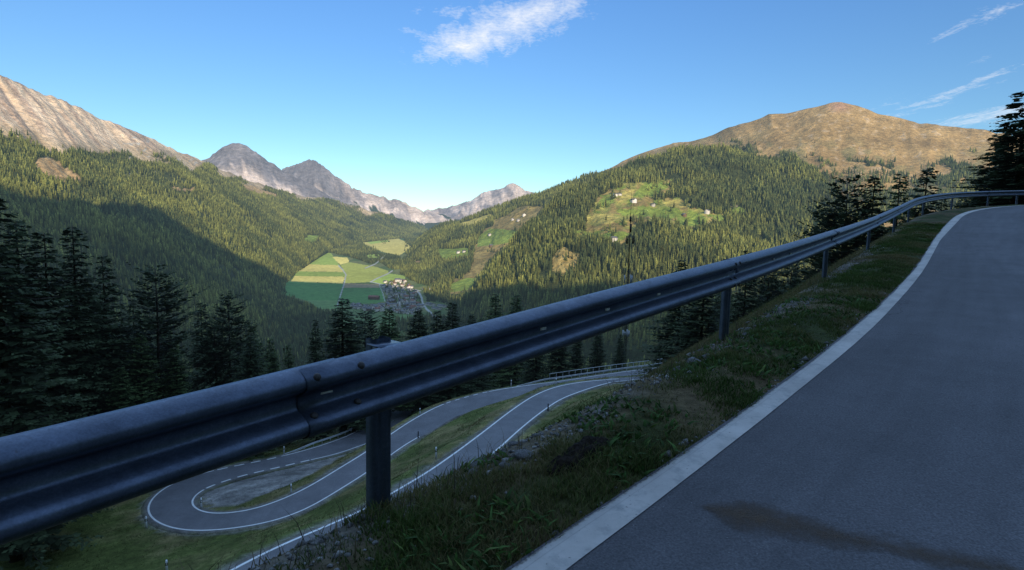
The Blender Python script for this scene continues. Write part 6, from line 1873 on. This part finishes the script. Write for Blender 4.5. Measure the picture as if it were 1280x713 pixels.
VIL = z4([(310, 105), (400, 90), (530, 80), (545, 120), (620, 170), (640, 230), (650, 320), (700, 330), (660, 400), (580, 440), (530, 440), (420, 410), (360, 380), (330, 300), (330, 230), (300, 150)], 440, 340, 7.925)
ROWV = z4([(0, 325), (120, 335), (320, 335), (320, 390), (120, 380), (0, 360)], 440, 340, 7.925)
placed = []
def spots(poly, n, mx, my):
    xs_ = [q[0] for q in poly]; ys_ = [q[1] for q in poly]; out_ = []
    for _ in range(n * 60):
        u_, v_ = RNG.uniform(min(xs_), max(xs_)), RNG.uniform(min(ys_), max(ys_))
        if not in_poly(np.array(u_), np.array(v_), poly): continue
        if any(abs(u_ - a) < mx and abs(v_ - b) < my for a, b in placed): continue
        if any(near_line(np.array([u_]), np.array([v_]), q, w_ + 1.2)[0] > 0.2 for q, w_ in TRACKS[5:8]): continue
        placed.append((u_, v_)); out_.append((u_, v_))
        if len(out_) >= n: break
    return out_


def floor_hit(u_, v_):
    r = ray(u_, v_); dd = np.linspace(800, 9000, 6000); P = r[None] * dd[:, None]
    f = P[:, 2] - floor_z(P[:, 1]); j = np.where(f <= 0)[0]
    return P[j[0]] if len(j) else P[-1]


ROOFW = {0: 'grey-roofed', 1: 'red-roofed', 2: 'small grey-roofed', 3: 'large grey-roofed', 4: 'brown timber'}
# named ones first so that nothing crowds them
for (u_, v_, var, rz, lab, s_, nm, ct_) in [(467.5, 374, 5, 1.45, 'long barn with a red brown roof alone on the dark field beside the village', 1.35, 'barn', 'barn'),
        (538, 382, 6, 0.7, 'long pale shed with flat roof beside the main road', 1.0, 'shed', 'shed'), (546, 387, 6, 0.8, 'second long pale shed, next to the bend of the main road', 0.9, 'shed', 'shed'), (553, 384, 6, 0.9, 'pale shed at the outer end of the sheds row', 0.9, 'shed', 'shed'), (577, 396, 6, 0.6, 'whitish long shed above the rail, under the dark wood', 1.1, 'shed', 'shed'), (583, 399, 6, 0.6, 'whitish shed lowest above the rail', 0.9, 'shed', 'shed'), (540, 398, 3, 0.6, 'pale building low between the pointed spruces', 1.0, 'house', 'house'),
        (533, 362.5, 6, 1.3, 'sunlit white hall at the foot of the wooded hill', 0.8, 'hall', 'hall')]:
    placed.append((u_, v_)); house(var, floor_hit(u_, v_), rz, lab, None, s_, nm, ct_)
# church
cp = floor_hit(499, 385)
ch = empty('church', tuple(cp), 0.3); tag(ch, 'small white church with a pointed tower amid the village roofs', 'church')
for nm, me in zip(('wall', 'roof'), HV[1][:2]):
    o = bpy.data.objects.new(nm, me); COL.objects.link(o); o.parent = ch; o.scale = (0.9, 1.3, 1.1)
mb = MB(); mb.box((0, -10.5, 9), (5.4, 5.4, 24)); mb.build('tower', M['plaster'], ch)
mb = MB(); mb.add([[-3.1, -13.6, 21], [3.1, -13.6, 21], [3.1, -7.4, 21], [-3.1, -7.4, 21], [0, -10.5, 31]], [[0, 3, 2, 1]], [[0, 1, 4], [1, 2, 4], [2, 3, 4], [3, 0, 4]]); mb.build('spire', M['roofgrey'], ch)
placed.append((499, 385))
for (poly, n, where, grp) in ((VIL, 92, 'in the crowded village on the valley floor', 'houses of the crowded village'), (ROWV, 24, 'in the loose row along the lower edge of the village', 'houses in the loose row below the village')):
    for (u_, v_) in spots(poly, n, 3.0, 1.7):
        var = int(RNG.choice([0, 0, 1, 2, 2, 3, 4]))
        sun_ = v_ < 357
        lab = '%s %shouse %s' % (ROOFW[var], '' if var == 4 else 'white ', 'at the sunlit upper end of the village' if sun_ else where)
        house(var, floor_hit(u_, v_), float(RNG.choice([0.2, 1.7, 0.9]) + RNG.normal(0, 0.15)), lab, 'houses at the sunlit upper end' if sun_ else grp, float(RNG.uniform(0.8, 1.15)))
UPV = z4([(375, 345), (500, 352), (495, 362), (380, 356)], 340, 190, 3.394)
for (u_, v_) in spots(UPV, 16, 2.2, 0.6):
    house(int(RNG.choice([0, 2, 3])), floor_hit(u_, v_), float(RNG.uniform(0, 3)), 'tiny pale house in the far hamlet up the valley', 'houses of the far hamlet', 1.5)
SLOPE_H = [(769, 243.5, 'white farmhouse highest in the hillside hamlet, beside the upper pasture'), (774.5, 243, 'second white farmhouse at the top of the hillside hamlet'), (792, 251.5, 'white house just beside the mast tip on the meadow'), (816, 256.5, 'white house alone on the bright green pasture'), (884, 265.5, 'pale farmhouse at the far corner of the hillside meadow'), (855, 269, 'small barn on the lower edge of the green pasture'), (767, 300, 'pale farm below the hillside meadow at the wood edge'),
           (641, 274, 'pale farm first on the brown upper meadow'), (648, 275, 'second pale farm on the brown upper meadow'), (655, 269, 'pale farm topmost above the brown upper meadow'), (612, 293, 'white hut alone on the steep green meadow'), (614, 307, 'small barn below the steep green meadow'), (573, 315, 'white farmhouse on the little meadow in the wood'), (580, 314, 'second farmhouse on the little meadow in the wood'), (497, 351, 'sunlit farm at the edge of the bright field')]
for k, (u_, v_, lab) in enumerate(SLOPE_H):
    p = hit(u_, v_ + 1.5); house([0, 2, 3, 0, 3, 4, 3, 0, 0, 3, 2, 4, 0, 2, 3][k], p, float(RNG.uniform(0, 3)), lab, None, 1.25 if u_ < 700 else 1.15)

# ------------------------------------------------------------------ stones, soil, grass
def stone_mesh(seed):
    r = np.random.default_rng(seed); nu_, nv_ = 14, 9
    th = np.linspace(0, 2 * np.pi, nu_, endpoint=False); ph = np.linspace(0.12, np.pi - 0.12, nv_)
    T_, P_ = np.meshgrid(th, ph)
    D = np.stack([np.sin(P_) * np.cos(T_), np.sin(P_) * np.sin(T_), np.cos(P_)], -1)
    k = np.full(T_.shape, 1.0)
    for _ in range(7):
        d = r.normal(size=3); d /= np.linalg.norm(d); c = r.uniform(0.55, 0.85)
        k = np.minimum(k, c / np.maximum((D * d).sum(-1), 0.05))
    V = D * k[..., None] * np.array([1, 0.7, 0.45]) * (1 + 0.06 * r.normal(size=T_.shape))[..., None]
    m = MB(); f = []
    for a in range(nv_ - 1):
        for b in range(nu_): f.append([a * nu_ + b, (a + 1) * nu_ + b, (a + 1) * nu_ + (b + 1) % nu_, a * nu_ + (b + 1) % nu_])
    V = V.reshape(-1, 3); tp = len(V)
    VV = np.vstack([V, V[:nu_].mean(0), V[-nu_:].mean(0)])
    f3 = [[tp, b, (b + 1) % nu_] for b in range(nu_)] + [[tp + 1, tp - nu_ + (b + 1) % nu_, tp - nu_ + b] for b in range(nu_)]
    m.add(VV, f, f3); return m.build('stone', M['rock'], link=False)


STN = [stone_mesh(s) for s in range(7)]
def verge_hit(u_, v_):
    r = ray(u_, v_); dd = np.geomspace(1.2, 40, 1500); P = r[None] * dd[:, None]
    s_, t_, _ = rail_st(P); okk = (t_ < tl(s_)) & (t_ > -8.8)
    f = np.where(okk, P[:, 2] - verge_z(s_, np.clip(t_, -8.9, None)), 1.0)
    c = np.where((f[:-1] > 0) & (f[1:] <= 0))[0]
    return P[c[0]] if len(c) else None


STONES = [(868, 454, 0.10, 'flat grey stone slab standing out of the verge before the second post'), (848, 463, 0.06, 'smaller grey stone just below the flat slab'), (884, 447, 0.06, 'small pale stone just above the flat slab'), (655, 572, 0.07, 'long grey stone half sunk beside the dark soil hollow'), (630, 584, 0.04, 'grey stone at the crest next to the long sunk one')]
for (u_, v_, r_, lab) in STONES:
    p = verge_hit(u_, v_)
    if p is None: print('no stone', u_, v_); continue
    o = bpy.data.objects.new('stone', STN[int(r_ * 100) % 7]); COL.objects.link(o); o.location = tuple(p + np.array([0, 0, r_ * 0.1])); o.scale = (r_, r_, r_); o.rotation_euler = (0.2, 0.1, 0.9)
    tag(o, lab, 'stone')
for k in range(46):
    if k < 26: s_, t_ = s_of_u(RNG.uniform(910, 1010)), RNG.normal(0.0, 0.12)
    elif k < 36: s_, t_ = s_of_u(RNG.uniform(560, 720)), RNG.normal(-0.05, 0.12)
    else: s_, t_ = s_of_u(RNG.uniform(1000, 1110)), RNG.normal(-0.05, 0.15)
    r_ = RNG.uniform(0.015, 0.05)
    p = at_s(s_, t_); p[2] = verge_z(s_, t_)
    o = bpy.data.objects.new('stone', STN[k % 7]); COL.objects.link(o); o.location = tuple(p); o.scale = (r_, r_, r_); o.rotation_euler = (RNG.uniform(-.3, .3), RNG.uniform(-.3, .3), RNG.uniform(0, 6))
    tag(o, 'small grey stone scattered along the crest of the verge under the rail', 'stone', 'small stones along the crest of the verge')

p = verge_hit(724, 572)
if p is not None:
    U_, V_ = np.meshgrid(np.linspace(-1, 1, 44), np.linspace(-1, 1, 26)); R2 = np.hypot(U_, V_ ) + 0.25 * fbm(U_ * 3, V_ * 3, 3, 160)
    s0, t0, _ = rail_st(p[None])
    sx_ = s0[0] + U_ * 0.27; tx_ = t0[0] + V_ * 0.085
    P = at_s(sx_, tx_); P[..., 2] = verge_z(sx_, np.clip(tx_, -5, None)) + 0.05 * smooth(1.0, 0.45, R2) - 0.03 * smooth(0.7, 1.15, R2) + 0.035 * fbm(U_ * 6, V_ * 6, 4, 161) * smooth(1.1, 0.7, R2)
    o = mesh_np('soil_mound', P.reshape(-1, 3), grid_faces(26, 44), M['soil']); tag(o, 'nearly black lump of bare soil torn open in the verge grass', 'soil')


def blades(P, H, W, col, name, label, lean=0.5, seg=True):
    n = len(P); az = RNG.uniform(0, 2 * np.pi, n); la = RNG.uniform(0, 2 * np.pi, n)
    a = np.stack([np.cos(az), np.sin(az), 0 * az], -1) * (W / 2)[:, None]
    ld = np.stack([np.cos(la), np.sin(la), 0 * la], -1) * (H * RNG.uniform(0.1, lean * 1.6, n))[:, None]
    up = np.stack([0 * H, 0 * H, H], -1)
    if seg:
        V = np.stack([P - a, P + a, P + a * 0.7 + ld * 0.35 + up * 0.6, P - a * 0.7 + ld * 0.35 + up * 0.6, P + ld + up * 0.95], 1).reshape(-1, 3)
        b = np.arange(n)[:, None] * 5
        f4 = b + np.array([[0, 1, 2, 3]]); f3 = b + np.array([[3, 2, 4]])
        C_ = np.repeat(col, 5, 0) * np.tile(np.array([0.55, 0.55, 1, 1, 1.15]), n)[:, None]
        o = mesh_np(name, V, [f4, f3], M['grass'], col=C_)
    else:
        V = np.stack([P - a, P + a, P + ld + up], 1).reshape(-1, 3); f3 = np.arange(n * 3).reshape(-1, 3)
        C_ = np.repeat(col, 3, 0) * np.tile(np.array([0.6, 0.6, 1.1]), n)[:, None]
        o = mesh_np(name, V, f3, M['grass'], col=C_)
    tag(o, label, 'grass', kind='stuff'); return o


GRN = np.array([0.066, 0.110, 0.024]); YEL = np.array([0.19, 0.155, 0.07]); DKG = np.array([0.035, 0.06, 0.016])
# verge grass: thick near the strip, thin and dry at the crest
n = 170000
s_ = 4.6 + 24 * RNG.random(n) ** 1.9; w_ = RNG.random(n) ** 0.9; t_ = w_ * (tl(s_) + 0.0) - 0.12 * (1 - w_)
cl = fbm(s_ * 2.6, t_ * 2.6, 3, 171); cl2 = fbm(s_ * 8, t_ * 8, 2, 172)
kp = RNG.random(n) < np.clip(0.62 + 0.9 * cl + 0.5 * cl2 - 0.55 * smooth(0.22, -0.05, t_) - 0.3 * smooth(0.06, 0.0, tl(s_) - t_), 0.03, 1)
s_, t_, cl, cl2 = s_[kp], t_[kp], cl[kp], cl2[kp]
P = at_s(s_, t_); P[:, 2] = verge_z(s_, t_) - 0.004
H = (0.014 + 0.036 * np.clip(0.5 + cl + 0.5 * cl2, 0.05, 1.3)) * RNG.uniform(0.6, 1.3, len(s_)); W = RNG.uniform(0.003, 0.0065, len(s_)) * (1 + 0.10 * np.maximum(s_ - 8, 0))
mx = np.clip(0.22 + 1.1 * fbm(s_ * 1.1, t_ * 1.1, 3, 173) + RNG.normal(0, 0.26, len(s_)) + 0.4 * smooth(0.2, -0.1, t_), 0, 1)[:, None]
col = (GRN * RNG.uniform(0.6, 1.3, (len(s_), 1))) * (1 - mx) + YEL * mx
blades(P, H, W, np.clip(col, 0.005, 1), 'grass', 'short thick grass on the verge between the white strip and the rail', 0.7)
# broad leaved weeds and dry stalks among the grass
n = 4500
s_ = 5.4 + 9 * RNG.random(n) ** 1.5; t_ = RNG.uniform(-0.15, 0.95, n) * tl(s_)
kp = fbm(s_ * 2.1, t_ * 2.1, 3, 176) > 0.08; s_, t_ = s_[kp], t_[kp]
P = at_s(s_, t_); P[:, 2] = verge_z(s_, t_) + 0.004
col = np.array([0.06, 0.12, 0.03]) * RNG.uniform(0.5, 1.5, (len(s_), 1)) * (1 + np.array([0.5, 0.1, 0.0]) * (RNG.random((len(s_), 1)) < 0.2))
blades(P, RNG.uniform(0.02, 0.05, len(s_)), RNG.uniform(0.012, 0.03, len(s_)), np.clip(col, 0.004, 1), 'weeds', 'low broad leaved weeds in clumps on the verge', 1.6)
n = 1500
s_ = 5.6 + 14 * RNG.random(n) ** 1.2; t_ = RNG.normal(-0.06, 0.16, n)
kp = fbm(s_ * 1.5, t_ * 0.5, 3, 177) > 0.0; s_, t_ = s_[kp], np.clip(t_[kp], -2, 0.6)
P = at_s(s_, t_); P[:, 2] = verge_z(s_, t_)
col = np.where(RNG.random((len(s_), 1)) < 0.6, np.array([0.17, 0.135, 0.08]), np.array([0.06, 0.05, 0.035])) * RNG.uniform(0.6, 1.4, (len(s_), 1))
blades(P, RNG.uniform(0.05, 0.17, len(s_)), RNG.uniform(0.002, 0.005, len(s_)), col, 'weeds', 'dry brown stalks standing along the crest of the verge', 0.7)
# pebbles
pv, pf, pc = [], [], []; pn_ = 0
n = 3800
s_ = 5.2 + 16 * RNG.random(n) ** 1.4; t_ = RNG.normal(0.0, 0.14, n); e_ = RNG.random(n) < 0.25; t_ = np.where(e_, tl(s_) - np.abs(RNG.normal(0.02, 0.03, n)), t_)
kp = (fbm(s_ * 1.3, t_ * 1.3, 3, 178) + RNG.normal(0, .2, n) > -0.05) & (t_ < tl(s_) - 0.01); s_, t_ = s_[kp], np.clip(t_[kp], -3, None)
oc = np.array([[1, 0, 0], [0, 1, 0], [-1, 0, 0], [0, -1, 0], [0.2, 0.1, 0.75], [0, 0, -0.6], [0.7, 0.7, 0.25], [-0.6, 0.7, 0.2]], float)
of = np.array([[0, 6, 4], [6, 1, 4], [1, 7, 4], [7, 2, 4], [2, 3, 4], [3, 0, 4], [6, 0, 5], [1, 6, 5], [7, 1, 5], [2, 7, 5], [3, 2, 5], [0, 3, 5]])
P = at_s(s_, t_); P[:, 2] = verge_z(s_, t_) + 0.002
R_ = RNG.uniform(0.004, 0.016, len(s_)) * (1 + (RNG.random(len(s_)) < 0.06))
Jt = oc[None] * RNG.uniform(0.65, 1.3, (len(s_), 8, 1)) * R_[:, None, None]; an = RNG.uniform(0, 6.28, len(s_)); ca, sa = np.cos(an)[:, None], np.sin(an)[:, None]
V = np.stack([Jt[..., 0] * ca - Jt[..., 1] * sa, Jt[..., 0] * sa + Jt[..., 1] * ca, Jt[..., 2]], -1) + P[:, None]
col = np.array([0.22, 0.215, 0.215]) * RNG.uniform(0.5, 1.5, (len(s_), 1))
o = mesh_np('gravel', V.reshape(-1, 3), (of[None] + (np.arange(len(s_)) * 8)[:, None, None]).reshape(-1, 3), M['verge'], col=np.clip(np.repeat(col, 8, 0), 0, 1)); tag(o, 'loose grey gravel along the crest of the verge and the edge of the strip', 'gravel', kind='stuff')
# bank below the rail
n = 120000
s_ = 3.0 + 30 * RNG.random(n) ** 1.3; t_ = -0.1 - 8.7 * RNG.random(n) ** 1.2
cl = fbm(s_ * 1.1, t_ * 1.1, 4, 181)
kp = RNG.random(n) < np.clip(0.6 + 1.1 * cl, 0.05, 1); s_, t_, cl = s_[kp], t_[kp], cl[kp]
P = at_s(s_, t_); P[:, 2] = verge_z(s_, t_) - 0.01
H = RNG.uniform(0.05, 0.20, len(s_)) * (0.7 + 0.6 * np.clip(cl + 0.4, 0, 1)); H = H * np.interp(t_, [-2.5, -1.0, -0.2], [1, 0.4, 0.22]); W = RNG.uniform(0.005, 0.012, len(s_)) * (1 + 0.05 * s_)
mx = np.clip(0.65 + 0.9 * fbm(s_ * 0.6, t_ * 0.6, 3, 183) + RNG.normal(0, 0.25, len(s_)), 0, 1)[:, None]
col = GRN * 0.8 * (1 - mx) + YEL * 0.8 * mx
blades(P, H, W, np.clip(col, 0.005, 1), 'grass', 'longer dry grass on the bank falling away below the rail', 0.7)
# tufts on the slopes between the lanes
n = 260000
x_ = RNG.uniform(-70, 60, n); y_ = RNG.uniform(15, 125, n)
z_, d_, tt_, ss_ = hill_z(x_, y_, True)
cl = fbm(x_ / 2.2, y_ / 2.2, 4, 191)
uu, vv, dp = proj(np.stack([x_, y_, z_], -1))
kp = (d_ > 0.7) & (tt_ < -8) & (uu > -20) & (uu < 900) & (vv > 440) & (vv < 740) & (RNG.random(n) < np.clip(0.35 + 1.1 * cl, 0.02, 1))
isl_ = in_poly(uu, vv, ISL) & (RNG.random(n) < 0.93); kp &= ~isl_
x_, y_, z_, cl, d_ = x_[kp], y_[kp], z_[kp], cl[kp], d_[kp]
H = RNG.uniform(0.08, 0.30, len(x_)) * (0.6 + np.clip(cl, 0, 1)); W = RNG.uniform(0.03, 0.09, len(x_))
mx = np.clip(0.45 + 1.0 * fbm(x_ / 6, y_ / 6, 3, 192) + RNG.normal(0, 0.2, len(x_)), 0, 1)[:, None]
col = np.array([0.085, 0.115, 0.03]) * (1 - mx) + YEL * mx
blades(np.stack([x_, y_, z_], -1), H, W, np.clip(col, 0.005, 1), 'grass', 'tufted mown grass on the slopes between the hairpin lanes', 0.8, seg=False)
